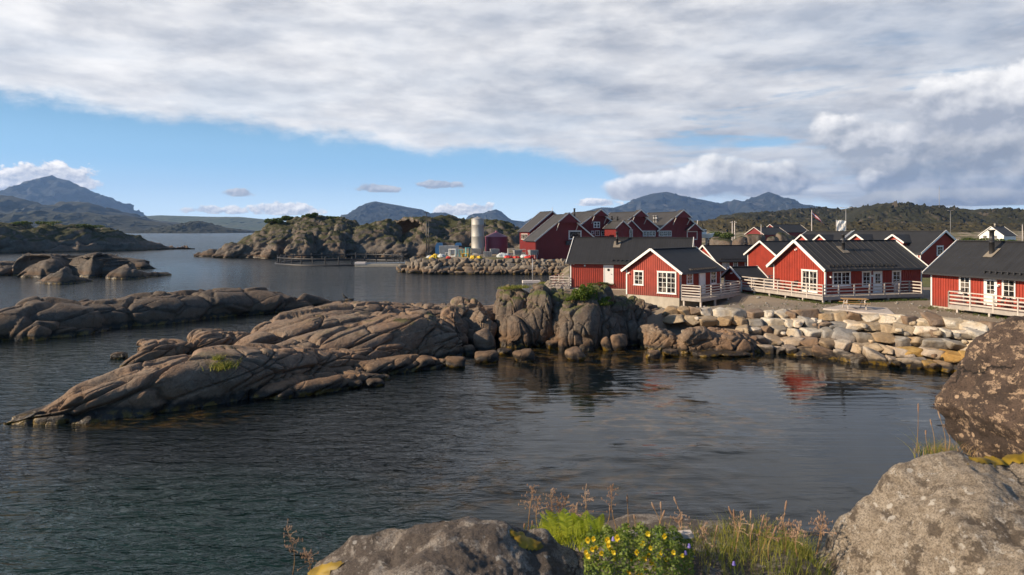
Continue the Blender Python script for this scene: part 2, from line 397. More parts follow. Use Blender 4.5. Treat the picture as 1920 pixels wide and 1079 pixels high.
def rock_mat(name, dark=(.04, .034, .030), mid=(.18, .122, .082), warm=(.28, .165, .095), pale=(.27, .21, .155), moss=0.0, sc=1.0, wet=True, lich=.35,
             mosscol=(.075, .085, .018), warmth=.5, mossz=1.2):
    m_, t, b = mat(name, .82)
    g = t.new('ShaderNodeNewGeometry'); P = g.outputs['Position']; x, y, z = t.sep(P); nz = t.sep(g.outputs['Normal'])[2]
    big = t.noise(P, .35 * sc, 5, .6); med = t.noise(P, 1.6 * sc, 7, .65); fin = t.noise(P, 14 * sc, 4, .7)
    strk = t.noise(t.mapv(P, (1.2, 1.2, .25)), 1.5 * sc, 5, .6)
    c = t.mix(t.sm(med, .30, .68), mid, pale)
    c = t.mix(t.m('MULTIPLY', t.sm(big, .42, .62), warmth), c, warm)
    c = t.mix(t.sm(strk, .54, .74, 0, .42), c, dark)
    c = t.mix(t.m('MULTIPLY', t.sm(t.noise(P, 3.4 * sc, 9, .72), .50, .60), t.sm(nz, -.2, .8, lich * .6, lich * 1.5)), c, (.065, .056, .048))
    c = t.mix(t.sm(fin, .40, .75, 0, .45), c, tuple(v * .45 for v in mid))
    c = t.mix(t.sm(t.vor(P, 9 * sc), .20, .10, 0, .35), c, (.33, .31, .28))
    if moss:
        mm = t.m('MULTIPLY', t.m('MULTIPLY', t.sm(nz, .35, .8), t.sm(t.noise(P, .9 * sc, 7, .65), .62 - moss * .28, .70 - moss * .28)), t.sm(z, mossz, mossz + 1.2))
        mc = t.mix(t.noise(P, 3.5 * sc, 5, .6), tuple(v * .45 for v in mosscol), tuple(v * 1.5 for v in mosscol))
        c = t.mix(mm, c, mc)
    if wet:
        zz = t.m('ADD', z, t.m('MULTIPLY', t.m('SUBTRACT', t.noise(P, 1.3, 5, .6), .5), -.9))
        c = t.mix(t.sm(zz, 1.25, .65, 0, .42), c, (.16, .085, .035))
        c = t.mix(t.sm(zz, .52, .26, 0, .94), c, (.014, .011, .008))
        c = t.mix(t.m('MULTIPLY', t.sm(zz, .26, .06), t.sm(t.noise(P, 2.2, 5, .6), .46, .56)), c, (.16, .10, .012))
        t.put(b.inputs['Roughness'], t.sm(zz, .45, .1, .84, .4))
    t.put(b.inputs['Base Color'], c)
    cr = t.vor(t.vm('ADD', P, t.comb(t.m('MULTIPLY', med, .8), t.m('MULTIPLY', big, 1.5), t.m('MULTIPLY', med, .5))), .9 * sc, 'DISTANCE_TO_EDGE')
    h = t.m('ADD', t.m('ADD', t.m('MULTIPLY', med, .9), t.m('MULTIPLY', fin, .16)), t.m('MULTIPLY', t.sm(cr, 0, .035), .18))
    t.put(b.inputs['Normal'], t.bump(h, .16 / sc, .9))
    return m_
M = {}
M['rock'] = rock_mat('granite', moss=.35, mossz=1.6)
M['rock_dark'] = rock_mat('granite_dark', mid=(.095, .070, .052), warm=(.145, .094, .060), pale=(.15, .122, .096), lich=.45)
M['rock_tall'] = rock_mat('granite_outcrop', mid=(.115, .085, .063), warm=(.18, .115, .073), pale=(.18, .148, .115), moss=.62, lich=.55, mossz=1.9)
M['rock_far'] = rock_mat('granite_far', mid=(.11, .085, .066), warm=(.18, .12, .082), pale=(.175, .152, .125), moss=.90, sc=.45, mossz=3.2, mosscol=(.038, .042, .011))
M['rock_skerry'] = rock_mat('granite_skerry', mid=(.085, .068, .056), warm=(.13, .09, .06), pale=(.135, .118, .1), moss=.1, sc=.6, lich=.5)
for i, (c, c2) in enumerate([((.50, .455, .38), (.66, .62, .54)), ((.34, .265, .18), (.44, .36, .25)), ((.54, .33, .08), (.64, .44, .15)),
                             ((.21, .155, .115), (.28, .215, .165)), ((.26, .25, .235), (.34, .33, .31)), ((.58, .50, .40), (.68, .62, .53))]):
    M['stone%d' % i] = rock_mat('quarried_stone_%d' % i, mid=c, pale=c2, warm=tuple(v * w for v, w in zip(c, (1.05, .88, .62))), dark=tuple(v * .5 for v in c), lich=.12, sc=1.8, warmth=.7)
M['mole0'] = rock_mat('mole_stone_brown', mid=(.20, .155, .11), pale=(.27, .23, .175), warm=(.22, .15, .09), sc=1.2, lich=.25)
M['mole1'] = rock_mat('mole_stone_grey', mid=(.17, .15, .125), pale=(.25, .225, .19), warm=(.17, .13, .09), sc=1.2, lich=.3)

def lichen_rock(name, a, b_, spot, s=1.0, spotamt=.5, dark=(.05, .04, .035), darkamt=.5):
    m_, t, b = mat(name, .9)
    P = t.new('ShaderNodeNewGeometry').outputs['Position']
    w = t.vm('ADD', P, t.comb(t.m('MULTIPLY', t.noise(P, 6 * s, 4), .22 / s), t.m('MULTIPLY', t.noise(P, 5 * s, 4), .22 / s), 0.0))
    n1 = t.noise(w, 3.0 * s, 8, .7); n2 = t.noise(w, 11 * s, 8, .72); n3 = t.noise(P, 55 * s, 6, .75)
    c = t.mix(t.sm(n2, .35, .64), a, b_)
    c = t.mix(t.sm(n1, .63 - darkamt * .25, .69 - darkamt * .25, 0, .85), c, dark)
    c = t.mix(t.sm(t.noise(w, 7.5 * s, 9, .74), .68 - spotamt * .2, .71 - spotamt * .2), c, spot)
    c = t.mix(t.sm(n3, .46, .60, 0, .72), c, tuple(v * .30 for v in a))
    c = t.mix(t.sm(t.vor(P, 42 * s), .30, .16, 0, .55), c, (.045, .038, .032))
    ros = t.vor(t.vm('ADD', P, t.comb(t.m('MULTIPLY', n2, .06), t.m('MULTIPLY', n3, .03), 0.0)), 6.5 * s)          # pale lichen rosettes
    c = t.mix(t.m('MULTIPLY', t.sm(ros, .24, .20), t.sm(t.noise(P, 2.6 * s, 4), .50, .58)), c, tuple(v * 1.05 for v in spot))
    wp = t.vm('ADD', P, t.comb(t.m('MULTIPLY', t.noise(P, 2.2, 6, .65), .55), t.m('MULTIPLY', t.noise(P, 3.1, 6, .65), .45), t.m('MULTIPLY', n1, .3)))
    cr = t.m('MULTIPLY', t.sm(t.vor(wp, 1.15, 'DISTANCE_TO_EDGE'), .014, .0), t.sm(t.noise(P, 1.7, 3), .46, .54))     # hairline cracks
    c = t.mix(t.m('MULTIPLY', cr, .8), c, (.02, .017, .014))
    t.put(b.inputs['Base Color'], c)
    t.put(b.inputs['Normal'], t.bump(t.m('SUBTRACT', t.m('ADD', t.m('MULTIPLY', n2, .8), t.m('MULTIPLY', n3, .5)), t.m('MULTIPLY', cr, .9)), .034 / s ** .5, 1.0))
    return m_
M['fg_rock'] = lichen_rock('lichen_rock', (.21, .17, .135), (.34, .31, .275), (.38, .36, .33), 2.2, .40, (.085, .066, .055), .72)
M['fg_pale'] = lichen_rock('pale_lichen_rock', (.25, .20, .145), (.45, .385, .305), (.52, .48, .42), 2.4, .5, (.09, .068, .05), .40)
M['fg_dark'] = lichen_rock('dark_lichen_rock', (.085, .058, .045), (.125, .085, .062), (.42, .30, .20), 1.5, .68, (.055, .038, .03), .6)

def gravel_mat(name, a, b_, sc=1.0, green=0.0):
    m_, t, b = mat(name, .95)
    P = t.new('ShaderNodeNewGeometry').outputs['Position']; y = t.sep(P)[1]
    n1 = t.noise(P, .35 * sc, 6, .6); n2 = t.noise(P, 9 * sc, 5, .75)
    c = t.mix(t.sm(n1, .35, .65), a, b_)
    c = t.mix(t.sm(n2, .45, .7, 0, .5), c, tuple(v * .45 for v in a))
    c = t.mix(t.sm(t.noise(P, 2.2 * sc, 6, .7), .60, .70, 0, .7), c, (.10, .075, .045))
    gr = t.sm(t.noise(P, .12, 6, .65), .44, .56)
    c = t.mix(t.m('MULTIPLY', gr, t.sm(y, 72, 88, green, .95)), c, t.mix(n2, (.055, .06, .015), (.12, .11, .035)))
    t.put(b.inputs['Base Color'], c); t.put(b.inputs['Normal'], t.bump(t.m('ADD', n2, t.m('MULTIPLY', t.noise(P, 1.5, 4), 1.5)), .05, .8))
    return m_
M['gravel'] = gravel_mat('gravel', (.225, .182, .135), (.285, .235, .175))
M['grass'] = gravel_mat('grass_ground', (.07, .085, .02), (.13, .13, .035))

def hill_mat(name, lo, hi, rock, sc, rockamt=.5, cut=.0):
    m_, t, b = mat(name, .95)
    g = t.new('ShaderNodeNewGeometry'); P = g.outputs['Position']; nz = t.sep(g.outputs['Normal'])[2]
    n1 = t.noise(P, sc, 7, .6); n2 = t.noise(P, sc * 5, 7, .68)
    c = t.mix(t.sm(n1, .38, .62), lo, hi)
    c = t.mix(t.sm(n2, .42, .66, 0, .65), c, tuple(v * .38 for v in lo))
    r_ = t.m('MULTIPLY', t.sm(nz, .88, .55), t.sm(t.noise(P, sc * 2.6, 6, .65), .58 - rockamt * .25, .66 - rockamt * .25))
    c = t.mix(r_, c, rock)
    c = t.mix(t.m('MULTIPLY', t.sm(t.noise(P, sc * 8, 6, .7), .60, .70), rockamt), c, rock)
    t.put(b.inputs['Base Color'], c); t.put(b.inputs['Normal'], t.bump(t.m('ADD', n1, t.m('MULTIPLY', n2, .6)), .6 / sc * .06, .8))
    return m_
M['hill_green'] = hill_mat('heath_hill', (.014, .017, .006), (.028, .028, .010), (.06, .05, .038), .02, .38)
M['heath'] = hill_mat('heath_low', (.034, .031, .011), (.058, .048, .017), (.10, .085, .065), .06, .4)
M['hill_wood'] = hill_mat('wooded_hill', (.014, .020, .010), (.030, .034, .014), (.06, .05, .04), .006, .25)
M['pasture'] = hill_mat('pasture', (.06, .085, .028), (.095, .11, .04), (.12, .13, .08), .004, .2)
M['mountain'] = hill_mat('mountain', (.012, .022, .028), (.024, .034, .034), (.055, .06, .065), .0012, .45)  # rock tinted bluish: some distance haze is put into its colour

def water_mat():
    m_, t, b = mat('sea_water', .045); b.inputs['IOR'].default_value = 1.333; b.inputs['Specular IOR Level'].default_value = .42
    P = t.new('ShaderNodeNewGeometry').outputs['Position']; x, y, z = t.sep(P)
    # sheltered cove to the right, open water to the left and beyond
    calm = t.m('MULTIPLY', t.sm(x, -9.0, 3.0), t.sm(y, 62.0, 46.0))
    cn = t.noise(P, .10, 4, .6)
    calm = t.m('MULTIPLY', calm, t.sm(cn, .25, .6, .6, 1.0))
    def gauss(cx, cy, rx, ry):
        a = t.m('DIVIDE', t.m('SUBTRACT', x, cx), rx); c = t.m('DIVIDE', t.m('SUBTRACT', y, cy), ry)
        return t.sm(t.m('ADD', t.m('MULTIPLY', a, a), t.m('MULTIPLY', c, c)), 1.0, .0)
    w1 = t.noise(t.mapv(P, (.55, 1.5, 1), rot=(0, 0, R(16))), 1.3, 3, .55, .5)
    w2 = t.noise(t.mapv(P, (.7, 1.3, 1), rot=(0, 0, R(-22))), 3.6, 4, .62, .4)
    w3 = t.noise(t.mapv(P, (.5, 1, 1), rot=(0, 0, R(8))), .28, 3, .5, .2)
    far = t.sm(y, 40.0, 160.0)
    w4 = t.noise(t.mapv(P, (.16, 1.5, 1), rot=(0, 0, R(5))), 1.35, 2, .5, .25)
    w5 = t.noise(t.mapv(P, (.35, 1.6, 1), rot=(0, 0, R(-7))), 4.2, 2, .5, .2)
    h = t.m('ADD', t.m('ADD', t.m('MULTIPLY', w1, 1.0), t.m('MULTIPLY', w2, .26)), t.m('MULTIPLY', w3, 1.6))
    s = t.m('MULTIPLY', t.sm(calm, 0, 1, .75, .010), t.sm(far, 0, 1, 1.0, 2.3))
    h = t.m('ADD', t.m('MULTIPLY', h, s), t.m('MULTIPLY', t.m('ADD', t.m('MULTIPLY', w4, .042), t.m('MULTIPLY', w5, .006)), calm))
    t.put(b.inputs['Normal'], t.bump(h, .34, 1.0)); t.put(b.inputs['Roughness'], t.sm(y, 50, 200, .04, .26))
    # colour of what lies under the surface: deep blue-black, green over sand, ochre weed in the shallows
    weedn = t.noise(t.mapv(P, (1, 1.5, 1)), .85, 7, .68, .6)
    teal = t.m('ADD', gauss(-10, 15, 12, 9), t.m('MULTIPLY', gauss(-24, 38, 16, 14), .45))
    c = t.mix(teal, (.0030, .0062, .0080), (.0045, .021, .019))
    weed = t.m('ADD', t.m('ADD', gauss(6.5, 29, 6.5, 6), gauss(4, 42, 15, 4.5)), t.m('MULTIPLY', gauss(1.5, 21, 7, 4), .5), clamp=True)
    weed = t.m('ADD', weed, gauss(-15.5, 28.5, 6, 2.2), clamp=True)
    wm = t.m('MULTIPLY', weed, t.sm(weedn, .46, .62))
    c = t.mix(t.m('MULTIPLY', wm, .8), c, t.mix(t.sm(t.noise(P, 1.9, 4), .4, .6), (.05, .04, .010), (.13, .075, .018)))
    t.put(b.inputs['Base Color'], c)
    return m_
M['water'] = water_mat()

M['red_cabin'] = paint('red_cladding', (.34, .040, .020), .62, .17, 1.2, dirt=(.20, .03, .02), splash=True)  # red of the cabin boards, the same on every wall
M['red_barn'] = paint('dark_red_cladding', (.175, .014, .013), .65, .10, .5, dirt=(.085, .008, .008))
M['white'] = paint('white_paint', (.80, .79, .75), .5, .04, 2)
M['white_old'] = paint('weathered_white_paint', (.66, .60, .56), .6, .06, 2)
M['concrete'] = paint('concrete', (.42, .38, .31), .9, .12, 1.2, dirt=(.26, .23, .18))
M['slab'] = paint('pale_concrete', (.47, .42, .38), .9, .08, .7, dirt=(.33, .29, .25))
M['deckwood'] = paint('grey_decking', (.37, .335, .30), .8, .15, 2.5, dirt=(.22, .185, .16))
M['railwood'] = paint('pale_weathered_wood', (.52, .47, .42), .8, .12, 3, dirt=(.36, .32, .28))
M['tablewood'] = paint('tan_wood', (.42, .25, .10), .7, .12, 3)
M['steel'] = paint('brushed_steel', (.40, .39, .36), .6, .08, .5, metal=.25, dirt=(.22, .19, .14))
M['galv'] = paint('galvanised', (.36, .36, .36), .5, .12, 1.2, metal=.3, dirt=(.22, .2, .18))
M['blackmetal'] = paint('black_metal', (.03, .03, .032), .45, .1, 2)
M['flash'] = paint('lead_flashing', (.22, .19, .15), .7, .12, 4)
M['purple'] = paint('purple_tank', (.17, .028, .055), .5, .1, .6, dirt=(.12, .03, .05))
M['purple_roof'] = paint('purple_tank_roof', (.26, .10, .16), .5, .1, .6)
M['yellow'] = paint('yellow_net', (.62, .42, .03), .7, .2, 4)
M['cyan'] = paint('turquoise_plastic', (.10, .34, .36), .6, .15, 3)
M['blue'] = paint('blue_steel', (.03, .12, .28), .5, .1, 2)
M['redplastic'] = paint('red_plastic', (.50, .03, .02), .6, .15, 3)
M['ropewhite'] = paint('pale_net', (.50, .54, .55), .8, .25, 6)
M['glass_dark'] = None
def glass_mat():
    m_, t, b = mat('window_glass', .06); b.inputs['IOR'].default_value = 1.5
    g = t.new('ShaderNodeTexCoord').outputs['Object']
    t.put(b.inputs['Base Color'], t.mix(t.sm(t.noise(g, 2.2, 3), .5, .6), (.012, .013, .015), (.16, .14, .12)))
    return m_
M['glass'] = glass_mat()
def roof_mat(name, a, streak, corr=0.0):
    m_, t, b = mat(name, .62)
    g = t.new('ShaderNodeTexCoord').outputs['Object']; 
    n1 = t.noise(g, .9, 5, .6); st = t.noise(t.mapv(g, (3.2, .15, .15)), 1.0, 4, .6)
    c = t.mix(t.sm(n1, .3, .7), tuple(v * .85 for v in a), tuple(v * 1.2 for v in a))
    c = t.mix(t.sm(st, .40, .66, 0, streak), c, tuple(v * 1.9 for v in a))  # paler streaks running down the slope
    c = t.mix(t.sm(t.noise(g, 7, 5, .7), .52, .7, 0, .35), c, tuple(v * .6 for v in a))
    t.put(b.inputs['Base Color'], c)
    w = t.m('SINE', t.m('MULTIPLY', t.sep(g)[0], 2 * math.pi / .24))
    t.put(b.inputs['Normal'], t.bump(t.m('ADD', t.m('MULTIPLY', w, corr), t.noise(g, 5, 3)), .012, .7))
    return m_
M['roof'] = roof_mat('dark_roof', (.019, .020, .023), .22, .3)
M['roof_seam'] = roof_mat('seamed_roof', (.027, .027, .028), .6, .0)
M['roof_barn'] = roof_mat('barn_roof', (.040, .038, .038), .3, .0)
def leaf(name, a, b_, tr=.35):
    m_, t, b = mat(name, .6)
    oi = t.new('ShaderNodeNewGeometry'); P = oi.outputs['Position']
    c = t.mix(t.sm(t.noise(P, 9, 3), .35, .65), a, b_)
    t.put(b.inputs['Base Color'], c); tl = t.new('ShaderNodeBsdfTranslucent'); t.put(tl.inputs[0], c)
    mx = t.new('ShaderNodeMixShader'); mx.inputs[0].default_value = tr; out = t.n['Material Output']
    t.l.new(b.outputs[0], mx.inputs[1]); t.l.new(tl.outputs[0], mx.inputs[2]); t.l.new(mx.outputs[0], out.inputs[0])
    return m_
M['fern'] = leaf('fern_green', (.30, .38, .02), (.52, .56, .06), .5)
M['blade'] = leaf('grass_blade', (.12, .17, .02), (.36, .33, .07), .45)
M['strawy'] = leaf('dry_stalk', (.34, .20, .09), (.52, .34, .16), .35)
M['seed'] = leaf('seed_head', (.40, .24, .15), (.62, .44, .30), .4)
M['clover'] = leaf('trefoil_leaf', (.10, .16, .02), (.20, .26, .04), .3)
M['petal'] = leaf('yellow_petal', (.85, .55, .01), (.95, .72, .03), .3)
M['violet'] = leaf('violet_petal', (.20, .16, .55), (.32, .26, .70), .3)
M['bush'] = leaf('bush_leaf', (.045, .075, .012), (.12, .16, .025), .35)
M['bush_bright'] = leaf('young_bush_leaf', (.09, .15, .015), (.17, .23, .03), .4)  # brighter leaf green than the other bushes
M['mossy'] = leaf('golden_moss', (.15, .10, .006), (.32, .21, .012), .1)
M['feather'] = paint('dark_feathers', (.02, .02, .022), .7)
M['skinbill'] = paint('bill', (.3, .22, .06), .5)

# ------------------------------------------------------------------ sea
def make_sea():
    V = [(-12000, -300, 0), (12000, -300, 0), (12000, 9200, 0), (-12000, 9200, 0)]
    tag(mk('sea', V, [(0, 1, 2, 3)], M['water'], smooth=False), kind='structure')
    tag(mk('seabed', [(x, y, -6) for x, y, _ in V], [(0, 1, 2, 3)], M['rock_dark'], smooth=False), kind='structure')
make_sea()

# ------------------------------------------------------------------ land the village stands on
def poly_sdf(px, py, poly):
    d = np.full(px.shape, 1e9); inside = np.zeros(px.shape, bool); n = len(poly)
    for i in range(n):
        ax, ay = poly[i]; bx, by = poly[(i + 1) % n]; ex, ey = bx - ax, by - ay
        t = np.clip(((px - ax) * ex + (py - ay) * ey) / (ex*ex + ey*ey), 0, 1)
        d = np.minimum(d, np.hypot(px - ax - t * ex, py - ay - t * ey))
        c = ((ay > py) != (by > py)) & (px < (bx - ax) * (py - ay) / (by - ay + 1e-12) + ax); inside ^= c
    return np.where(inside, d, -d)
def height_sheet(name, x0, x1, y0, y1, nx, ny, hf, m_, skew=None):
    X, Y = np.meshgrid(np.linspace(x0, x1, nx), y0 + (y1 - y0) * np.linspace(0, 1, ny) ** (skew or 1.0), indexing='ij')
    Z = hf(X.ravel(), Y.ravel()); V = np.stack((X.ravel(), Y.ravel(), Z), 1)
    return tag(mk(name, V, orient_up(V, grid_faces(nx, ny)), m_), kind='structure')
SHORE = [(7.5, 57), (9.3, 54.8), (11.7, 50.9), (14.5, 49.5), (17.6, 48.5), (20.1, 48.2), (23.2, 47.0), (25.6, 44.8), (27.7, 43.3), (29.3, 41.9), (36, 34), (60, 28), (900, 20), (1400, 900), (-300, 900),
         (-60, 300), (-9, 168), (-17.5, 134), (-17.0, 129.2), (10, 126.6), (9.5, 110), (6, 95), (4.0, 78), (4.2, 66)]
def land_z(x, y):
    sd = poly_sdf(x, y, SHORE)
    base = 1.98 - .88 * smooth01((y - 78) / 18) * (x > 4) + .55 * smooth01((y - 112) / 12) + 5 * smooth01((y - 190) / 260)
    p = np.stack((x, y, x * 0), 1)
    base = base + .05 * fbm(p / 3.0, 3, 4) + 1.6 * smooth01((y - 175) / 80) * fbm(p / 28.0, 5, 9)
    base = base - .85 * smooth01(1.5 - np.hypot(x - 11.5, y - 58) / 5.0) - .5 * smooth01(1.6 - np.hypot(x - 17, y - 58) / 3.0)
    k = np.where(y > 85, 2.6, 2.4)
    return np.where(sd > 0, base, np.maximum(base + sd * np.where(y < 60, .44, .9), -3.0))
height_sheet('ground', -40, 330, 28, 420, 420, 420, land_z, M['gravel'], 1.7)

# headland under the viewer
def headland_z(x, y):
    front = 3.55 + .10 * np.abs(x) ** 1.0 * (x > 0) + .25 * np.sin(x * 2.1) - .35 * (x < -.8) * (-x - .8)
    ax = np.where(x > 3.2, (x - 3.2) * 1.05, 0.0)
    d = y - front - ax
    p = np.stack((x, y, x * 0), 1)
    top = 6.16 - .10 * np.clip(-x - .5, 0, 9) + .03 * fbm(p / .5, 4, 3) + .20 * smooth01((x - 1.2) / 2.0) + .30 * smooth01(1.6 - np.abs(x - .95) / .55) * smooth01((y - 2.5) / .6) - .25 * smooth01((d + 1.6) / 1.6)
    z = top - np.where(d > 0, 1.9 * d + .35 * d * d, 0) + .22 * fbm(p / 2.2, 4, 8) * smooth01(d / 1.5)
    return np.maximum(z, -2.5)
height_sheet('headland', -9, 36, -8, 34, 300, 300, headland_z, M['fg_rock'], 1.5)

# ------------------------------------------------------------------ mountains and hills
def hill(name, prof, D, front, back, n=200, m=70, amp=.05, mt='mountain', seed=1, z0=-4, rid=True, shape=1.1, kind='structure', fr=5.0):
    """ridge whose crest follows the skyline at distance D, with spurs and gullies down both flanks"""
    pr = np.array(prof, float); xs = (pr[:, 0] - 960) / F * D; zs = H - (pr[:, 1] - HY) / F * D
    X = np.linspace(xs[0], xs[-1], n); zc = np.interp(X, xs, zs); zmax = zs.max()
    v = np.concatenate((-np.linspace(1, 0, m) ** 1.25, np.linspace(0, 1, m // 2)[1:] ** 1.2)); mm = len(v)
    Y = D + np.where(v < 0, v * front, v * back)
    XX = np.repeat(X, mm); VV = np.tile(v, n); YY = np.tile(Y, n); ZC = np.repeat(zc, mm)
    L = zmax * 1.0
    p = np.stack((XX / L * fr * .5, YY / L * fr * .5, XX * 0), 1)
    nn = (ridged(p, 6, seed) - .6) if rid else fbm(p, 5, seed)
    sh = (1 - np.abs(VV)) ** shape
    ed = np.minimum(1, np.minimum(np.arange(n), np.arange(n)[::-1]) / (n * .04)); ED = np.repeat(ed, mm)
    away = smooth01(np.abs(VV) / .16)
    Z = z0 + (ZC - z0) * np.clip(sh + away * nn * amp * 3.0 * np.sqrt(np.clip(sh, 0, 1)) * (1 - sh * .4), 0, None) * (.3 + .7 * ED)
    Z = Z + (1 - away) * amp * .25 * (ZC - z0) * nn * .5
    XX = XX + away * (fbm(p * .7 + 9, 3, seed + 5)) * L * .25
    V = np.stack((XX, YY, Z), 1); Fc = orient_up(V, grid_faces(n, mm))
    return tag(mk(name, V, Fc, M[mt]), kind=kind)
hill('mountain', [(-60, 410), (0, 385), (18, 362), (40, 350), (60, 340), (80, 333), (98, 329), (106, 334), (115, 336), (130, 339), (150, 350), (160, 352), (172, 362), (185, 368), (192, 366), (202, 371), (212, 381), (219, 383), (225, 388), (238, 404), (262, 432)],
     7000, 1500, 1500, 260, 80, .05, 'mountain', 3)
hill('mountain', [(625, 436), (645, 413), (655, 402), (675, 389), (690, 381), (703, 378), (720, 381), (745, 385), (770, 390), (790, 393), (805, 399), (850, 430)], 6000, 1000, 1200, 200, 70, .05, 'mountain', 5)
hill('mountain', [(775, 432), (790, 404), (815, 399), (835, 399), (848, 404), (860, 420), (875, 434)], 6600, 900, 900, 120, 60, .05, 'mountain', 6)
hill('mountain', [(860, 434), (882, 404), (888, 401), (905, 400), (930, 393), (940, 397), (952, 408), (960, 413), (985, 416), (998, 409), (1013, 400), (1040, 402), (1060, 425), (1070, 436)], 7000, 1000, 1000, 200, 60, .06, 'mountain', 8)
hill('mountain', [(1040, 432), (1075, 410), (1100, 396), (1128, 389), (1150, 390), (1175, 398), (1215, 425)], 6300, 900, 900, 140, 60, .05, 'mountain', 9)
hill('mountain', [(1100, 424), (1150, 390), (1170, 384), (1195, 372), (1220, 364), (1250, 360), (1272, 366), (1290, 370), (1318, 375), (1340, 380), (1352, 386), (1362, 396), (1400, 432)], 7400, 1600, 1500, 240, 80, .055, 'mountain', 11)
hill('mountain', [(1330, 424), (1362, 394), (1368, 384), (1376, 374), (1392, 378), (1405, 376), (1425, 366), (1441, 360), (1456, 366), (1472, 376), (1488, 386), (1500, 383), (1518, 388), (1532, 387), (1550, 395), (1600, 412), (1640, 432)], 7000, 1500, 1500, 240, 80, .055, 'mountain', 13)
hill('pasture_ridge', [(235, 420), (265, 406), (300, 404), (330, 405), (400, 407), (450, 407), (500, 412), (560, 420), (640, 436)], 5200, 900, 900, 160, 50, .02, 'pasture', 15, rid=False)
hill('wooded_hill', [(-80, 380), (-30, 366), (0, 366), (22, 369), (50, 375), (75, 388), (100, 384), (135, 378), (165, 380), (185, 387), (205, 397), (235, 402), (262, 412), (330, 417), (400, 428), (452, 438)], 3300, 900, 900, 260, 70, .09, 'hill_wood', 17, rid=False)
hill('wooded_hill', [(-80, 408), (0, 402), (40, 398), (90, 395), (130, 400), (165, 398), (200, 404), (235, 404), (262, 412), (300, 418), (350, 428), (390, 438)], 2400, 600, 600, 260, 60, .08, 'hill_wood', 18, rid=False)
hill('wooded_hill', [(255, 439), (280, 433), (310, 426), (345, 419), (372, 414), (385, 417), (400, 423), (440, 430), (462, 437)], 1900, 260, 300, 160, 40, .10, 'hill_wood', 19, rid=False)
hill('heath_hill', [(1290, 432), (1345, 415), (1362, 406), (1380, 401), (1410, 399), (1440, 399), (1468, 396), (1490, 392), (1520, 391), (1545, 393), (1565, 398), (1590, 402), (1640, 408), (1700, 425), (1740, 440)], 1000, 300, 300, 260, 70, .10, 'hill_green', 21, fr=7)
hill('heath_hill', [(1540, 436), (1580, 410), (1600, 400), (1620, 391), (1637, 386), (1646, 382), (1658, 385), (1672, 384), (1690, 390), (1715, 391), (1738, 389), (1760, 396), (1790, 402), (1830, 408), (1880, 432)], 850, 280, 300, 280, 80, .10, 'hill_green', 23, fr=7)
hill('heath_hill', [(1740, 432), (1790, 406), (1815, 398), (1838, 392), (1858, 393), (1880, 397), (1905, 401), (1925, 410), (1960, 400), (2060, 405), (2150, 430)], 760, 260, 300, 240, 80, .10, 'hill_green', 25, fr=7)
hill('heath_hill', [(1230, 436), (1290, 420), (1330, 413), (1355, 411), (1395, 414), (1440, 418), (1520, 420), (1600, 418), (1680, 421), (1760, 418), (1840, 422), (1940, 420), (2100, 428)], 560, 200, 160, 320, 70, .12, 'heath', 27, fr=9)

# ------------------------------------------------------------------ rock ridges and skerries
def ridge(name, lofts, label, cat, mt, cell, off, gro, seed, fine=.06, tilt=0.0, res=.12, extra=None, levels=2, **kw):
    """one outcrop: several overlapping jointed whalebacks joined into one mesh"""
    parts = []
    for i, st in enumerate(lofts):
        V, Fc, a = loft_pts(st, res, seed + i, **kw); Fc = orient_up(V, Fc)
        parts.append((rockify(V, Fc, a, cell, off, gro, seed + i * 3, fine, tilt, levels), Fc))
    V, Fc = join(parts)
    if extra is not None:
        n = len(V); V = np.concatenate((V, extra[0])); Fc = np.concatenate((Fc, np.concatenate((extra[1], extra[1][:, :1]), 1) + n)) if extra[1].shape[1] == 3 else np.concatenate((Fc, extra[1] + n))
    return tag(mk(name, V, Fc, M[mt]), label, cat)

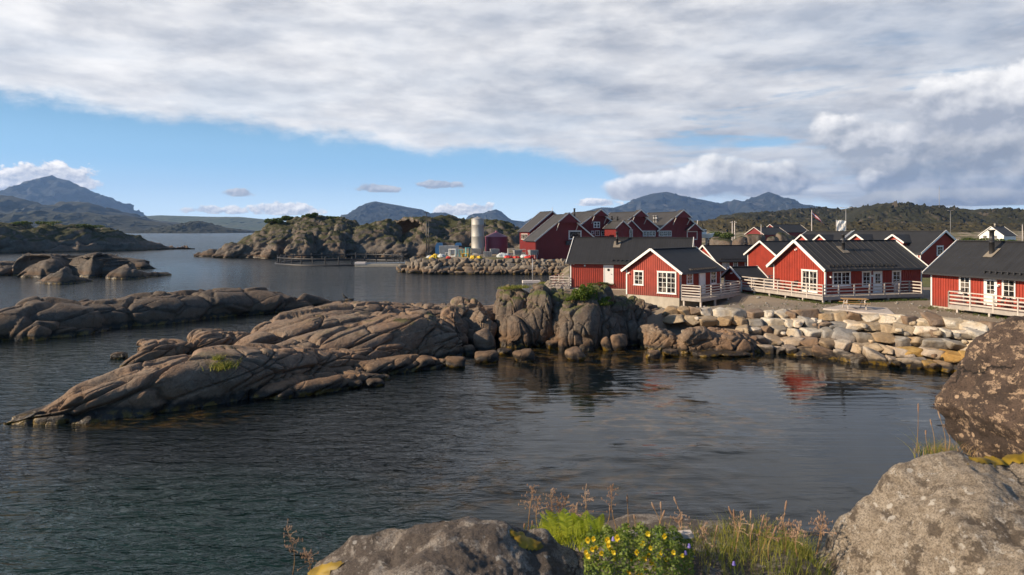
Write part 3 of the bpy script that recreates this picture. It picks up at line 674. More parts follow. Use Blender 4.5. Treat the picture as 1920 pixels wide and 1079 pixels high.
ridge('rock_ridge', [
    # long front slab running up from the lower left
    [(-60, 793, 792, .4), (0, 796, 784, 1.4), (30, 797, 770, 2.0), (70, 798, 752, 2.4), (110, 797, 733, 2.8), (160, 793, 720, 3.2), (215, 785, 702, 3.4), (270, 779, 688, 3.6),
     (330, 772, 677, 3.8), (385, 763, 666, 4.2), (440, 755, 658, 4.4), (500, 742, 652, 4.6), (560, 728, 648, 4.6), (620, 712, 648, 4.2), (680, 700, 655, 3.2), (720, 692, 680, 1.5)],
    # second slab, above and behind
    [(470, 700, 668, 1.0), (500, 703, 652, 3.0), (540, 700, 640, 3.6), (600, 695, 628, 4.2), (680, 690, 610, 4.6), (760, 682, 590, 4.8), (830, 672, 582, 4.4), (870, 668, 620, 2.4)],
    [(405, 680, 668, 1.5), (430, 680, 652, 3.0), (480, 676, 630, 3.6), (540, 670, 612, 4.0), (600, 664, 598, 4.4), (670, 656, 592, 4.6), (730, 648, 588, 4.8), (800, 640, 590, 4.4), (850, 634, 610, 3.0)],
    # back slab up to the saddle
    [(480, 655, 640, 1.2), (510, 652, 618, 3.2), (550, 645, 600, 4.0), (610, 636, 585, 4.8), (670, 628, 572, 5.4), (715, 622, 567, 5.6), (760, 617, 569, 5.6), (820, 613, 573, 5.6), (870, 610, 575, 5), (930, 606, 574, 4.5), (990, 604, 560, 4)],
    # left rear knobs
    [(222, 690, 682, .8), (240, 693, 662, 2.4), (275, 690, 646, 3.0), (310, 684, 637, 3.2), (350, 676, 634, 3.0), (372, 672, 640, 2.4)],
    [(340, 674, 655, 1.5), (375, 672, 630, 3.2), (410, 667, 620, 3.6), (450, 660, 619, 3.6), (500, 652, 624, 3.2), (530, 648, 630, 2)],
    # low wet shelf along the front right
    [(470, 752, 735, 1.2), (500, 752, 722, 2.2), (570, 745, 712, 2.6), (640, 733, 702, 2.6), (690, 722, 692, 2.2), (735, 712, 700, 1.2)],
    [(560, 722, 700, 1.5), (620, 716, 686, 3.2), (700, 708, 676, 3.4), (760, 700, 671, 3.0), (800, 695, 668, 2.4), (845, 690, 672, 1.6), (870, 684, 680, .6)],
    [(540, 712, 690, 1.2), (600, 706, 668, 2.6), (680, 697, 650, 3.4), (760, 686, 636, 3.8), (830, 676, 632, 3.4), (870, 668, 640, 2)],
  ], 'long low ridge of rounded, cracked granite slabs running out into the water at left centre', 'rock ridge', 'rock',
  (6.5, 2.4, 1.55), .11, .30, 101, fine=.05, tilt=R(20), res=.072, bulge=.08, bz=.55, bx=.62)

ridge('skerry', [
    [(-90, 640, 590, 3), (-40, 642, 582, 6), (0, 640, 576, 6.5), (60, 636, 568, 7), (120, 630, 562, 7.2), (165, 626, 566, 6.6), (196, 622, 570, 5.4)],
    [(168, 622, 585, 3), (200, 616, 562, 6), (260, 612, 556, 7), (340, 605, 551, 7.6), (400, 598, 547, 7.8), (470, 590, 545, 7.6), (540, 586, 549, 6.4), (580, 583, 553, 5.4), (612, 577, 560, 3.6), (634, 572, 566, 2), (660, 567, 565, .8)],
    [(20, 640, 622, 1.5), (70, 640, 604, 3.0), (120, 632, 604, 3), (170, 628, 612, 2), (215, 618, 612, .8)],
  ], 'long brown steep-sided skerry, second strip of rock from the front at left', 'skerry', 'rock_dark',
  (6.5, 4.0, 4.6), .22, .40, 131, fine=.08, tilt=R(14), res=.14, bulge=.12, bz=.55, sm=.9)

ridge('skerry', [
    [(-60, 520, 505, 6), (0, 518, 500, 9), (50, 515, 490, 10), (95, 510, 495, 7), (120, 508, 505, 2)],
    [(28, 520, 515, 3), (45, 520, 490, 9), (75, 521, 481, 11), (110, 520, 478, 12), (145, 517, 480, 10), (170, 514, 490, 6)],
    [(135, 518, 500, 3), (150, 519, 482, 7), (170, 520, 473, 8), (188, 519, 482, 6), (200, 516, 505, 2.5)],
    [(180, 506, 492, 4), (200, 506, 480, 9), (235, 505, 483, 9), (270, 505, 490, 6), (298, 504, 501, 2)],
    [(192, 523, 514, 2), (200, 524, 500, 5), (230, 524, 495, 7), (262, 523, 501, 6), (285, 520, 510, 3), (322, 516, 514, 1.2)],
  ], 'cluster of round whaleback rocks in the sea at far left, behind the long brown skerry', 'skerry', 'rock_skerry',
  (8, 5, 5.5), .20, .32, 151, fine=.10, tilt=R(10), res=.3, bulge=.1, sm=1.2)
ridge('skerry', [[(66, 531, 529, 1), (85, 533, 515, 4), (115, 533, 501, 5.5), (140, 532, 508, 5), (175, 528, 525, 1.2)]],
  'small domed rock with yellowish flank in front of the whaleback cluster', 'skerry', 'rock_skerry', (5, 3, 3.4), .25, .2, 171, fine=.1, res=.3, sm=.8)
ridge('skerry', [
    [(-120, 476, 428, 30), (-40, 476, 421, 34), (20, 475, 421, 34), (70, 474, 432, 34), (110, 473, 428, 32), (165, 472, 427, 32), (230, 471, 432, 30), (268, 470, 440, 26), (300, 469, 452, 18), (330, 468, 463, 8), (341, 467, 466, 2)],
    [(80, 474, 462, 8), (150, 473, 455, 14), (220, 471, 456, 14), (290, 469, 460, 9), (330, 468, 465, 3)],
  ], 'low heathery rock island at far left below the peaked mountain', 'island', 'rock_far', (14, 6, 6), .9, .5, 181, fine=.8, tilt=R(10), res=.85, bulge=1.0, sm=3)
ridge('skerry', [
    [(398, 484, 478, 4), (415, 484, 462, 12), (445, 484, 445, 22), (480, 484, 424, 28), (520, 484, 414, 32), (560, 484, 410, 34), (612, 484, 409, 34), (640, 484, 416, 30), (660, 484, 440, 20), (668, 484, 470, 8)],
    [(522, 485, 480, 3), (532, 486, 452, 10), (548, 486, 438, 12), (568, 486, 436, 12), (580, 486, 450, 10), (590, 486, 478, 4)],
    [(560, 485, 476, 4), (590, 485, 450, 10), (612, 485, 432, 13), (632, 485, 440, 12), (650, 485, 470, 6)],
    [(620, 484, 470, 6), (645, 484, 440, 16), (668, 484, 423, 24), (695, 484, 416, 26), (716, 484, 418, 26), (735, 484, 434, 22), (752, 484, 446, 18), (790, 483, 452, 14)],
    [(488, 485, 480, 3), (500, 486, 465, 7), (520, 486, 462, 8), (535, 485, 478, 3)],
  ], 'rounded rock hill with shrubs on top, beyond the round fish pen', 'rock hill', 'rock_far', (10, 4.5, 5), .55, .65, 191, fine=.5, levels=3, tilt=R(28), res=.42, bulge=.6, sm=1.5, bz=.8)
ridge('rock_hill', [
    [(725, 483, 478, 6), (745, 482, 452, 18), (775, 482, 428, 26), (800, 482, 414, 32), (835, 481, 408, 34), (875, 481, 411, 36), (915, 481, 414, 36), (950, 481, 422, 32), (985, 481, 432, 28), (1020, 481, 446, 20), (1060, 481, 470, 8)],
    [(728, 484, 478, 4), (752, 484, 450, 10), (778, 484, 440, 14), (815, 484, 442, 14), (850, 484, 455, 10), (880, 484, 474, 4)],
  ], 'heathery rock hill right behind the silver silo and the lamp masts', 'rock hill', 'rock_far', (10, 4.5, 5), .55, .65, 205, fine=.75, levels=3, tilt=R(30), res=.48, bulge=.9, sm=1.5, bz=.8)
ridge('skerry', [[(362, 482, 480, 1.5), (380, 482, 472, 4), (396, 482, 467, 5), (406, 482, 478, 2)], [(396, 483, 478, 2), (404, 483, 465, 5), (416, 483, 462, 6), (424, 483, 475, 3)]],
  'two small dark rocks at the left foot of the shrub-topped rock hill', 'rock', 'rock_skerry', (4, 3, 3), .3, .2, 215, fine=.2, res=.4, sm=.6)

# tall jointed outcrop between ridge and cabins: blocks standing shoulder to shoulder
def tall(blocks, seed, cell=(1.8, 1.6, 3.4), off=.15, gro=.26, level=6, fine=.05):
    parts = []
    for i, (px, pb, pt, wpx, dep, ov) in enumerate(blocks):
        c = WZ(px, pb); Yc = c[1] + dep / 2; w = wpx / F * c[1]; h = H - (pt - HY) * (Yc - dep * .1) / F
        V, Fc = boulder((w, dep, (h + 1.2)), seed + i, level, rz=ov, planes=10, sharp=7, fine=.0)
        V = V + np.array(((px - 960) / F * Yc, Yc, (h - 1.2) / 2 + .02))
        parts.append((rockify(V, Fc, ov, cell, off, gro, seed + i * 7, fine, R(6), 2, warp=.14, pillow=.15), Fc))
    return join(parts)
V, Fc = tall([(965, 652, 531, 92, 4.4, .1), (1010, 655, 530, 80, 5.0, -.15), (1062, 656, 528, 112, 6.0, .1), (1045, 650, 560, 90, 4.2, .2), (1108, 656, 533, 118, 6.4, -.1), (1148, 650, 545, 92, 6.2, .15),
              (1085, 660, 570, 96, 4.0, .0), (948, 650, 560, 60, 3.6, .3), (985, 655, 565, 76, 3.2, -.2), (1128, 657, 585, 70, 3.6, .3), (1172, 648, 572, 66, 5.0, .1)], 301)
tag(mk('outcrop', V, Fc, M['rock_tall']), 'tall dark outcrop with upright cracks, moss and grass, left of the small red cabin', 'outcrop')
V, Fc = tall([(1190, 630, 574, 52, 3.4, .2), (1218, 626, 569, 62, 3.4, -.2), (1245, 624, 582, 50, 3.2, .1), (1205, 644, 602, 50, 3.0, .1)], 331, (1.3, 1.1, 1.8), .12, .14)
tag(mk('outcrop', V, Fc, M['rock_tall']), 'brown rounded rocks directly below the small red cabin', 'outcrop')
V, Fc = tall([(1345, 668, 616, 150, 4.6, -.1), (1300, 666, 612, 84, 3.6, .15), (1385, 664, 622, 82, 3.8, .1), (1408, 664, 632, 44, 2.6, .1)], 341, (1.9, 1.5, 1.5), .12, .15)
tag(mk('outcrop', V, Fc, M['rock']), 'smooth pinkish bedrock hump at the foot of the stone embankment', 'outcrop')
V, Fc = tall([(1235, 660, 612, 84, 3.4, .2), (1262, 660, 625, 46, 2.6, .1)], 345, (1.6, 1.3, 1.8), .14, .16)
tag(mk('outcrop', V, Fc, M['rock']), 'smooth brown rock with slanting cracks, between the upright outcrop and the pinkish hump', 'outcrop')
V, Fc = tall([(880, 648, 562, 78, 4.8, .2), (905, 650, 580, 60, 3.6, -.1), (848, 655, 575, 60, 4.0, .1), (826, 660, 598, 50, 3.2, .2), (1330, 590, 589, 2, .1, 0)][:4], 351, (1.8, 1.4, 2.0), .22, .2)
tag(mk('outcrop', V, Fc, M['rock']), 'blocky weathered rocks in the saddle left of the tall outcrop', 'outcrop')

# loose boulders along the waterline
def loose(px, pb, wpx, hpx, label, mt='rock', seed=0, rz=0.0, tilt=0.0, dep=1.0, level=4, sink=.22, sharp=7):
    c = WZ(px, pb); w = wpx / F * c[1]; h = hpx / F * c[1] * (1 + sink); d = w * .85 * dep
    V, Fc = boulder((w, d, h), seed, level, rz, tilt, 11, sharp, .03)
    V = V + np.array((0, 0, h * (.5 - sink)))
    o = mk('boulder', V, Fc, M[mt]); o.location = (c[0], c[1] + d * .5, c[2]); return tag(o, label, 'boulder', 'loose boulders at the waterline')
for a in [
    (908, 664, 50, 50, 'upright egg-shaped boulder left of the tall outcrop', 'rock', 401, .3, .15),
    (905, 640, 40, 46, 'square-topped block standing behind the egg-shaped boulder', 'rock', 402, .2, .1),
    (862, 655, 40, 28, 'rounded grey-pink boulder at the inner end of the slab ridge', 'rock', 403, .5, 0),
    (838, 645, 34, 36, 'leaning slab of rock beside the rounded grey-pink boulder', 'rock', 404, .2, .5),
    (912, 683, 52, 22, 'flat dark boulder awash left of the kelp-covered shore', 'rock_dark', 405, .1, 0),
    (851, 692, 48, 22, 'dark wet boulder at the tip of the low shelf', 'rock_dark', 406, .1, -.1),
    (985, 680, 44, 26, 'dark wedge-shaped boulder under the tall outcrop', 'rock_dark', 407, .2, .3),
    (1040, 657, 36, 20, 'rounded boulder leaning on the foot of the tall outcrop', 'rock', 408, .2, 0),
    (1079, 677, 42, 20, 'pointed pale boulder standing alone in the shallows', 'rock', 409, .3, 0),
    (1160, 659, 42, 36, 'grey boulder stacked on brown ones beneath the small cabin rocks', 'rock', 410, .1, .1),
    (1138, 659, 20, 30, 'narrow leaning stone left of the grey stacked boulder', 'rock', 411, .1, .3),
    (1227, 675, 30, 18, 'small cone-shaped boulder in front of the smooth brown rock', 'rock', 412, .3, 0),
    (1260, 670, 34, 14, 'low wet boulder right of the cone-shaped one', 'rock_dark', 413, .1, 0),
    (1098, 660, 34, 16, 'dark squat boulder between outcrop and grey stacked boulder', 'rock_dark', 414, .4, 0),
    (1010, 640, 60, 12, 'long flat slab fallen across the foot of the tall outcrop', 'rock', 415, .15, -.25),
    (1330, 672, 60, 10, 'flat wet ledge in front of the pinkish hump', 'rock_dark', 416, .1, 0),
    (1385, 672, 64, 9, 'thin wet ledge at the right foot of the pinkish hump', 'rock_dark', 417, .1, 0),
    (660, 730, 34, 16, 'small wet stone off the low front shelf', 'rock_dark', 418, .1, 0),
    (700, 727, 40, 15, 'rounded wet stone at the end of the front shelf', 'rock_dark', 419, .3, 0),
    (216, 675, 32, 14, 'low dark stone left of the rear knob of the slab ridge', 'rock_dark', 420, .3, 0),
    (945, 668, 34, 14, 'small brown boulder between the egg-shaped boulder and the wedge', 'rock_dark', 421, .3, 0),
    (878, 668, 30, 22, 'small cube-like boulder just left of the egg-shaped boulder', 'rock', 422, .3, .2),
    (300, 514, 22, 3, 'flat rock awash off the whaleback cluster', 'rock_dark', 423, 0, 0),
    (652, 565, 18, 5, 'little flat rock at the right tip of the long brown skerry', 'rock_dark', 424, 0, 0)]:
    loose(*a[:6], seed=a[6], rz=a[7], tilt=a[8])

# ------------------------------------------------------------------ quarried stone embankment
BASE = [(1250, 668), (1340, 664), (1430, 662), (1500, 668), (1600, 682), (1700, 692), (1790, 703), (1860, 716), (1920, 730)]
TOP = [(1250, 581), (1340, 585), (1430, 588), (1500, 589), (1600, 593), (1700, 601), (1790, 607), (1860, 613), (1920, 618)]
def line_at(tab, px, z):
    py = np.interp(px, [a for a, _ in tab], [b for _, b in tab]); return WZ(px, py, z)
TONES = {0: 'pale grey', 1: 'tan', 2: 'orange-yellow', 3: 'reddish brown', 4: 'dark grey', 5: 'creamy white'}
def spot_words(px):
    for lim, w in ((1300, 'beneath the small cabin'), (1380, 'below the small deck'), (1450, 'below the shed'), (1520, 'left of the picnic slab'),
                   (1600, 'below the picnic slab'), (1680, 'right of the picnic slab'), (1750, 'below bare gravel'), (1810, 'below the right-hand cabin'), (9999, 'beside the dark foreground boulder')):
        if px < lim: return w
rs = np.random.RandomState(77)
ROWN = ['at the waterline', 'in the second course', 'in the middle courses', 'in the upper course', 'in the top course']
def embank():
    seed = 500
    for row in range(5):
        f = (row + .25) / 4.25; px = 1244 + rs.uniform(0, 14)
        while px < 1905:
            big = rs.uniform(.8, 1.35); w = rs.uniform(.62, 1.5) * big
            b = line_at(BASE, px, 0); tp = line_at(TOP, px, 1.95)
            z = 1.86 * f + .05
            p = b + (tp - b) * (f * .95); wpx = w / p[1] * F
            if not (px < 1400 and row < 2 + (px < 1370)) and px + wpx * .5 < 1915:
                u = rs.rand(); xx = px / 1000
                tone = 0
                if row <= 1 and 1590 < px < 1860: tone = 2 if u < .22 else 5 if u < .60 else 1 if u < .76 else 0
                elif row == 4: tone = 3 if u < .34 else 1 if u < .60 else 4 if u < .72 else 0
                elif px < 1400: tone = 1 if u < .5 else 5 if u < .7 else 3 if u < .85 else 0
                else: tone = 0 if u < .38 else 5 if u < .55 else 4 if u < .70 else 1 if u < .87 else 3
                hgt = rs.uniform(.54, .72) * (1.12 if big > 1.1 else .94); dep = rs.uniform(1.3, 1.8)
                V, Fc = boulder((w * 1.06, dep, hgt), seed, 4, rs.uniform(-.30, .30) - .10, rs.uniform(-.13, .13), 6, 50, .010, ax=.20)
                o = mk('embankment_stone', V, Fc, M['stone%d' % tone])
                cx = (px + wpx / 2 - 960) / F * p[1]; o.location = (cx, p[1] + dep * .36 - .35, z + rs.uniform(-.06, .06))
                sh = 'long ' if w / hgt > 2.2 else 'blocky ' if w / hgt < 1.45 else ''
                tag(o, '%s%s embankment stone %s, %s' % (sh, TONES[tone], ROWN[row], spot_words(px + wpx / 2)), 'stone', 'quarried stones of the embankment')
            px += wpx * rs.uniform(.90, .99); seed += 1
    # small filler stones
    for k in range(28):
        px = rs.uniform(1260, 1880); f = rs.uniform(.0, 1.0)
        if px < 1420 and f < .45: continue
        b = line_at(BASE, px, 0); tp = line_at(TOP, px, 1.95); p = b + (tp - b) * f * .95; s = rs.uniform(.22, .42); tone = int(rs.choice([0, 1, 3, 4, 5]))
        V, Fc = boulder((s * 1.3, s, s * .8), seed, 3, rs.uniform(0, 3), rs.uniform(-.3, .3), 9, 12, .02); seed += 1
        o = mk('filler_stone', V, Fc, M['stone%d' % tone]); o.location = (p[0], p[1] - .42, 1.86 * f + .2)
        tag(o, 'small %s chock stone wedged %s, %s' % (TONES[tone], ROWN[min(4, int(f * 5))], spot_words(px)), 'stone', 'small chock stones of the embankment')
embank()

# ------------------------------------------------------------------ rubble mole with the works yard
def mole():
    rs = np.random.RandomState(9); seed = 900; n = 0
    ML = [(742, 512), (760, 513), (1080, 514)]; 
    for row in range(4):
        px = 743 + row * 9
        while px < 1068:
            Yb = 7.8 * F / (np.interp(px, [742, 800, 1080], [510, 514, 515]) - HY)
            z = .25 + row * .62; Y = Yb + row * .75; w = rs.uniform(.6, 1.0) * rs.choice([.8, 1.2, 1.9]) * (1 if row < 3 else .9); wpx = w / Y * F
            V, Fc = boulder((w * 1.12, rs.uniform(1.0, 1.5), rs.uniform(.7, 1.25)), seed, 3, rs.uniform(-.6, .6), rs.uniform(-.5, .5), 5, 34, .012, ax=.3); seed += 1
            k = int(rs.rand() < .5); o = mk('mole_stone', V, Fc, M['mole%d' % k]); o.location = ((px + wpx / 2 - 960) / F * Y, Y, z + rs.uniform(-.12, .12))
            wh = 'left end' if px < 800 else 'under the coloured gear' if px < 880 else 'below the silver silo' if px < 940 else 'below the steel bins' if px < 1000 else 'below the big red barn'
            tag(o, '%s mole stone %s, %s' % (('brown', 'grey')[k], ('at the waterline', 'in the second course', 'in the third course', 'on the crest')[row], wh), 'rubble stone', 'rubble stones of the mole')
            px += wpx * rs.uniform(.78, .95); n += 1
    return n
mole()

# ------------------------------------------------------------------ foreground boulders
def fg(name, outline, Y, thick, seed, mt, label, front=.5, sharp=20, fine=.016, level=7, lean=.0, taper=.25, fit=None):
    """boulder cut by planes: its outline as planes round the middle, a sloping front and a back"""
    P2 = np.array([PX(a, b, Y)[[0, 2]] for a, b in outline]); c = P2.mean(0); V, Fc = ico(level)
    ns, ds = [], []
    for i in range(len(P2)):
        a, b = P2[i], P2[(i + 1) % len(P2)]; e = b - a; n = np.array((e[1], -e[0])); n /= np.linalg.norm(n)
        if n @ ((a + b) / 2 - c) < 0: n = -n
        ns.append((n[0], -taper + lean * (.5 if i % 2 else -.5), n[1])); ds.append(n @ (a - c))
    ns += [(0.05, -1, front), (.5, -1, .1), (-.5, -1, .2), (0, 1, .1)]; k = math.hypot(1, front); ds += [thick * .5 * k, thick * .62, thick * .62, thick * .16]
    n = np.array(ns, float); ln = np.linalg.norm(n, axis=1); n /= ln[:, None]; d = np.array(ds) / np.maximum(ln, 1e-6)
    t = np.clip(V @ n.T, 1e-3, None) / d; r = 1 / (np.power(t, sharp).sum(1) ** (1 / sharp))
    P = V * r[:, None]; N = vnormals(P, Fc)
    P = P + N * (.07 * fbm(P / .6, 4, seed) + fine * fbm(P / .16, 4, seed + 3) + .004 * fbm(P / .04, 3, seed + 5))[:, None]
    C = np.array((c[0], Y, c[1]))
    for _ in range(4):                       # settle size and place against the wanted extent
        Wd = P + C; qx = 960 + Wd[:, 0] / Wd[:, 1] * F; qy = HY + (H - Wd[:, 2]) / Wd[:, 1] * F; vis = (qy < 1079) & (Wd[:, 1] > .3) & (qx < 1920)
        if fit[1]: k = (fit[1] - fit[0]) / (qx[vis].max() - qx[vis].min()); P[:, 0] *= k
        C[0] += (fit[0] - qx[vis].min()) / F * Y; C[2] -= (fit[2] - qy[vis].min()) / F * Y
    o = mk(name, P, Fc, M[mt]); o.location = C; return tag(o, label, 'boulder'), P + C, Fc
FG1 = fg('boulder', [(575, 1085), (635, 1035), (715, 998), (800, 982), (885, 966), (925, 974), (985, 1003), (1070, 1020), (1130, 1075), (1150, 1400), (560, 1400)], 2.75, 1.7, 21, 'fg_rock',
   'grey and brown lichen-covered boulder at the bottom centre, nearest the viewer', .6, fit=(580, 1130, 968))
FG2 = fg('boulder', [(1440, 1150), (1550, 1020), (1612, 930), (1645, 870), (1690, 850), (1800, 842), (2050, 838), (2400, 900), (2500, 1500), (1480, 1600)], 2.9, 1.9, 33, 'fg_pale',
   'huge pale speckled granite boulder filling the bottom right corner', .75, fit=(1490, None, 845))
FG3 = fg('boulder', [(1752, 752), (1775, 715), (1812, 664), (1868, 610), (1935, 594), (2150, 590), (2350, 700), (2350, 900), (1900, 880), (1805, 850)], 5.6, 2.6, 47, 'fg_dark',
   'dark brown boulder blotched with pale lichen at the right edge, above the pale one', .12, 30, lean=.1, fit=(1752, None, 592))

# ------------------------------------------------------------------ houses
class House:
    """gabled house: x runs along the long wall, y back across the gable, z up (world height); origin at the front corner"""
    def __init__(s, name, label, cat, O, dL, L, W, zb, zt, zr, zf=None, ox=.35, oy=.4, th=.14, wall='red_cabin', roof='roof', trim='white', group=None, seams=0, battens=.21, faces='LA', barge=.2, corner=True):
        s.O = np.array(O, float); d = np.array(dL, float); s.d = d / np.linalg.norm(d); s.w = np.array((-s.d[1], s.d[0]))
        s.L, s.W, s.zb, s.zr, s.trim = L, W, zb, zr, trim
        s.root = empty(name, (O[0], O[1], 0), math.atan2(s.d[1], s.d[0]), label, cat, group)
        s.p = (zr - zt) / (W / 2 + oy); s.ze = zt + s.p * oy - th; s.ox, s.oy, s.th = ox, oy, th; s.zt = zt
        zi = zr - th
        b = MB().prism([(0, zb), (W, zb), (W, s.ze), (W / 2, zi), (0, s.ze)], 'x', 0, L)
        if battens:
            n = int(L / battens)
            for i in range(n):
                x = (i + .5) * L / n; b.box(x - .032, x + .032, -.038, .01, zb + .02, s.ze - .01)
            n = int(W / battens)
            for i in range(n):
                y = (i + .5) * W / n; z1 = s.ze + s.p * min(y, W - y) - .02
                b.box(-.038, .01, y - .032, y + .032, zb + .02, z1); b.box(L - .01, L + .038, y - .032, y + .032, zb + .02, z1)
        s.wall = b.build('wall', M[wall], s.root)
        if zf is not None: MB().box(.03, L - .03, .03, W - .03, zf, zb + .01).build('foundation', M['concrete'], s.root)
        r = MB(); ye = -oy; yw = W + oy; v = th * 1.15
        r.prism([(ye, zt), (W / 2, zr), (yw, zt), (yw, zt - v), (W / 2, zr - v), (ye, zt - v)], 'x', -ox, L + ox)
        if seams:
            n = int((L + 2 * ox) / seams)
            for i in range(1, n):
                x = -ox + i * (L + 2 * ox) / n
                r.bar((x, ye, zt + .02), (x, W / 2, zr + .02), .045, .06, (1, 0, .01)); r.bar((x, yw, zt + .02), (x, W / 2, zr + .02), .045, .06, (1, 0, .01))
        r.bar((-ox, W / 2, zr + .015), (L + ox, W / 2, zr + .015), .30, .05)
        s.roof = r.build('roof', M[roof], s.root)
        for x in (-ox - .03, L + ox + .03):
            t = MB()
            for y0 in (ye - .03, yw + .03): t.bar((x, y0, zt - barge * .36), (x, W / 2, zr + .05 - barge * .30), .06, barge, (1, 0, 0) if 0 else (0, 0, 1))
            t.build('bargeboard', M[trim], s.root)
        if corner:
            for cx, cy in ((0, 0), (0, W), (L, 0), (L, W)):
                MB().box(cx - .06 + (.0), cx + .06, cy - .06, cy + .06, zb - .02, s.ze - .02).build('corner_board', M[trim], s.root)
        g = MB().tube([(-ox + .05, ye - .05, zt - .10), (L + ox - .05, ye - .05, zt - .10)], .055, 8).build('gutter', M['blackmetal'], s.root)
    def t_of(s, face, px):
        r = (px - 960) / F
        o, d = (s.O, s.d) if face == 'L' else (s.O, s.w) if face == 'A' else (s.O + s.d * s.L, s.w)
        return (o[0] - r * o[1]) / (r * d[1] - d[0])
    def z_of(s, face, t, py):
        o, d = (s.O, s.d) if face == 'L' else (s.O, s.w) if face == 'A' else (s.O + s.d * s.L, s.w)
        return H - (py - HY) / F * (o[1] + d[1] * t)
    def bx(s, b, face, t0, t1, z0, z1, a, c):
        if face == 'L': b.box(t0, t1, -c, -a, z0, z1)
        elif face == 'A': b.box(-c, -a, t0, t1, z0, z1)
        else: b.box(s.L + a, s.L + c, t0, t1, z0, z1)
    def rect(s, face, px0, px1, py0, py1):
        t0, t1 = sorted((s.t_of(face, px0), s.t_of(face, px1))); tm = (t0 + t1) / 2
        return t0, t1, s.z_of(face, tm, py1), s.z_of(face, tm, py0)
    def window(s, face, px0, px1, py0, py1, cas=1, nx=2, ny=3, fr=.085, rect=None):
        t0, t1, z0, z1 = rect or s.rect(face, px0, px1, py0, py1)
        b = MB(); o = .03
        s.bx(b, face, t0, t0 + fr, z0, z1, 0, .085); s.bx(b, face, t1 - fr, t1, z0, z1, 0, .085)
        s.bx(b, face, t0 + fr, t1 - fr, z1 - fr, z1, 0, .083); s.bx(b, face, t0 + fr, t1 - fr, z0, z0 + fr, 0, .083)
        s.bx(b, face, t0 - .05, t1 + .05, z0 - .04, z0 - .001, 0, .12); s.bx(b, face, t0 - .04, t1 + .04, z1 + .001, z1 + .05, 0, .10)
        w = (t1 - t0 - 2 * fr) / cas
        for c in range(cas):
            a = t0 + fr + c * w; e = a + w
            if c: s.bx(b, face, a - .05, a + .05, z0 + fr, z1 - fr, 0, .064)
            sf = .035
            for i in range(1, nx): x = a + i * w / nx; s.bx(b, face, x - .018, x + .018, z0 + fr, z1 - fr, 0, .058)
            for (u, v) in ((a, a + sf), (e - sf, e)): s.bx(b, face, u, v, z0 + fr, z1 - fr, 0, .055)
            for j in range(1, ny): z = z0 + fr + j * (z1 - z0 - 2 * fr) / ny; s.bx(b, face, a + sf, e - sf, z - .016, z + .016, 0, .052)
        f = b.build('window', M[s.trim], s.root)
        g = MB(); s.bx(g, face, t0 + fr * .5, t1 - fr * .5, z0 + fr * .5, z1 - fr * .5, .0, .045); g.build('pane', M['glass'], f)
        return f
    def door(s, face, px0, px1, py0, py1, glazed=False, port=False, rect=None):
        t0, t1, z0, z1 = rect or s.rect(face, px0, px1, py0, py1); b = MB(); fr = .09
        s.bx(b, face, t0, t0 + fr, z0, z1, 0, .075); s.bx(b, face, t1 - fr, t1, z0, z1, 0, .075); s.bx(b, face, t0 + fr, t1 - fr, z1 - fr, z1, 0, .073)
        s.bx(b, face, t0 + fr, t1 - fr, z0, z1 - fr, 0, .05)
        f = b.build('door', M[s.trim], s.root)
        h = MB(); s.bx(h, face, t1 - fr - .16, t1 - fr - .06, z0 + .95, z0 + .99, .05, .11); h.build('handle', M['blackmetal'], f)
        if glazed:
            g = MB(); a, e = t0 + fr + .13, t1 - fr - .13; zm = z0 + (z1 - z0) * .42; s.bx(g, face, a, e, zm, z1 - fr - .14, .05, .058); g.build('pane', M['glass'], f)
            m_ = MB(); c = (a + e) / 2; s.bx(m_, face, c - .015, c + .015, zm, z1 - fr - .14, .058, .072)
            for j in (1, 2): z = zm + j * (z1 - fr - .14 - zm) / 3; s.bx(m_, face, a, e, z - .013, z + .013, .0585, .070)
            m_.build('glazing_bar', M[s.trim], f)
        if port:
            c = (t0 + t1) / 2; z = z0 + (z1 - z0) * .74; g = MB(); n = 14
            pts = [(c + .13 * math.cos(2*math.pi*k/n), z + .13 * math.sin(2*math.pi*k/n)) for k in range(n)]
            if face == 'L': g.prism(pts, 'y', -.066, -.05)
            g.build('pane', M['glass'], f)
        return f
    def chimney(s, x, y, h, r=.13, mt='blackmetal', flash=True):
        zr = s.zr - s.p * abs(y - s.W / 2); r_ = MB()
        r_.lathe([(r, zr - .1), (r, zr + h * .45), (r * 1.05, zr + h * .45), (r * 1.05, zr + h * .5), (r * .92, zr + h * .5), (r * .92, zr + h * .93), (r * 1.3, zr + h * .93), (r * 1.3, zr + h), (0.001, zr + h)], 14, (x, y))
        r_.build('chimney', M[mt], s.root, True)
        if flash:
            k = .42; z0 = zr - s.p * (-k if y > s.W / 2 else k) ; z1 = zr + s.p * (-k if y > s.W / 2 else k)
            MB().bar((x, y - k, zr - s.p * k * (1 if y < s.W/2 else -1) + .05), (x, y + k, zr + s.p * k * (1 if y < s.W/2 else -1) + .05), .7, .03).build('flashing', M['flash'], s.root)
    def snow_guard(s, x0, x1, y=-.1):
        b = MB(); z = s.zr - s.p * (s.W / 2 - y)
        for i in range(int((x1 - x0) / .42) + 1):
            x = x0 + i * .42; b.box(x - .05, x + .05, y - .12, y + .12, z - .02, z + .13)
        b.bar((x0, y, z + .13), (x1, y, z + .13), .04, .05); b.build('snow_guard', M['blackmetal'], s.root)
    def lamp(s, face, px, py):
        t = s.t_of(face, px); z = s.z_of(face, t, py); b = MB(); s.bx(b, face, t - .09, t + .09, z - .04, z + .06, .0, .05); s.bx(b, face, t - .07, t + .07, z - .09, z + .02, .05, .2)
        b.build('wall_lamp', M['white'], s.root)
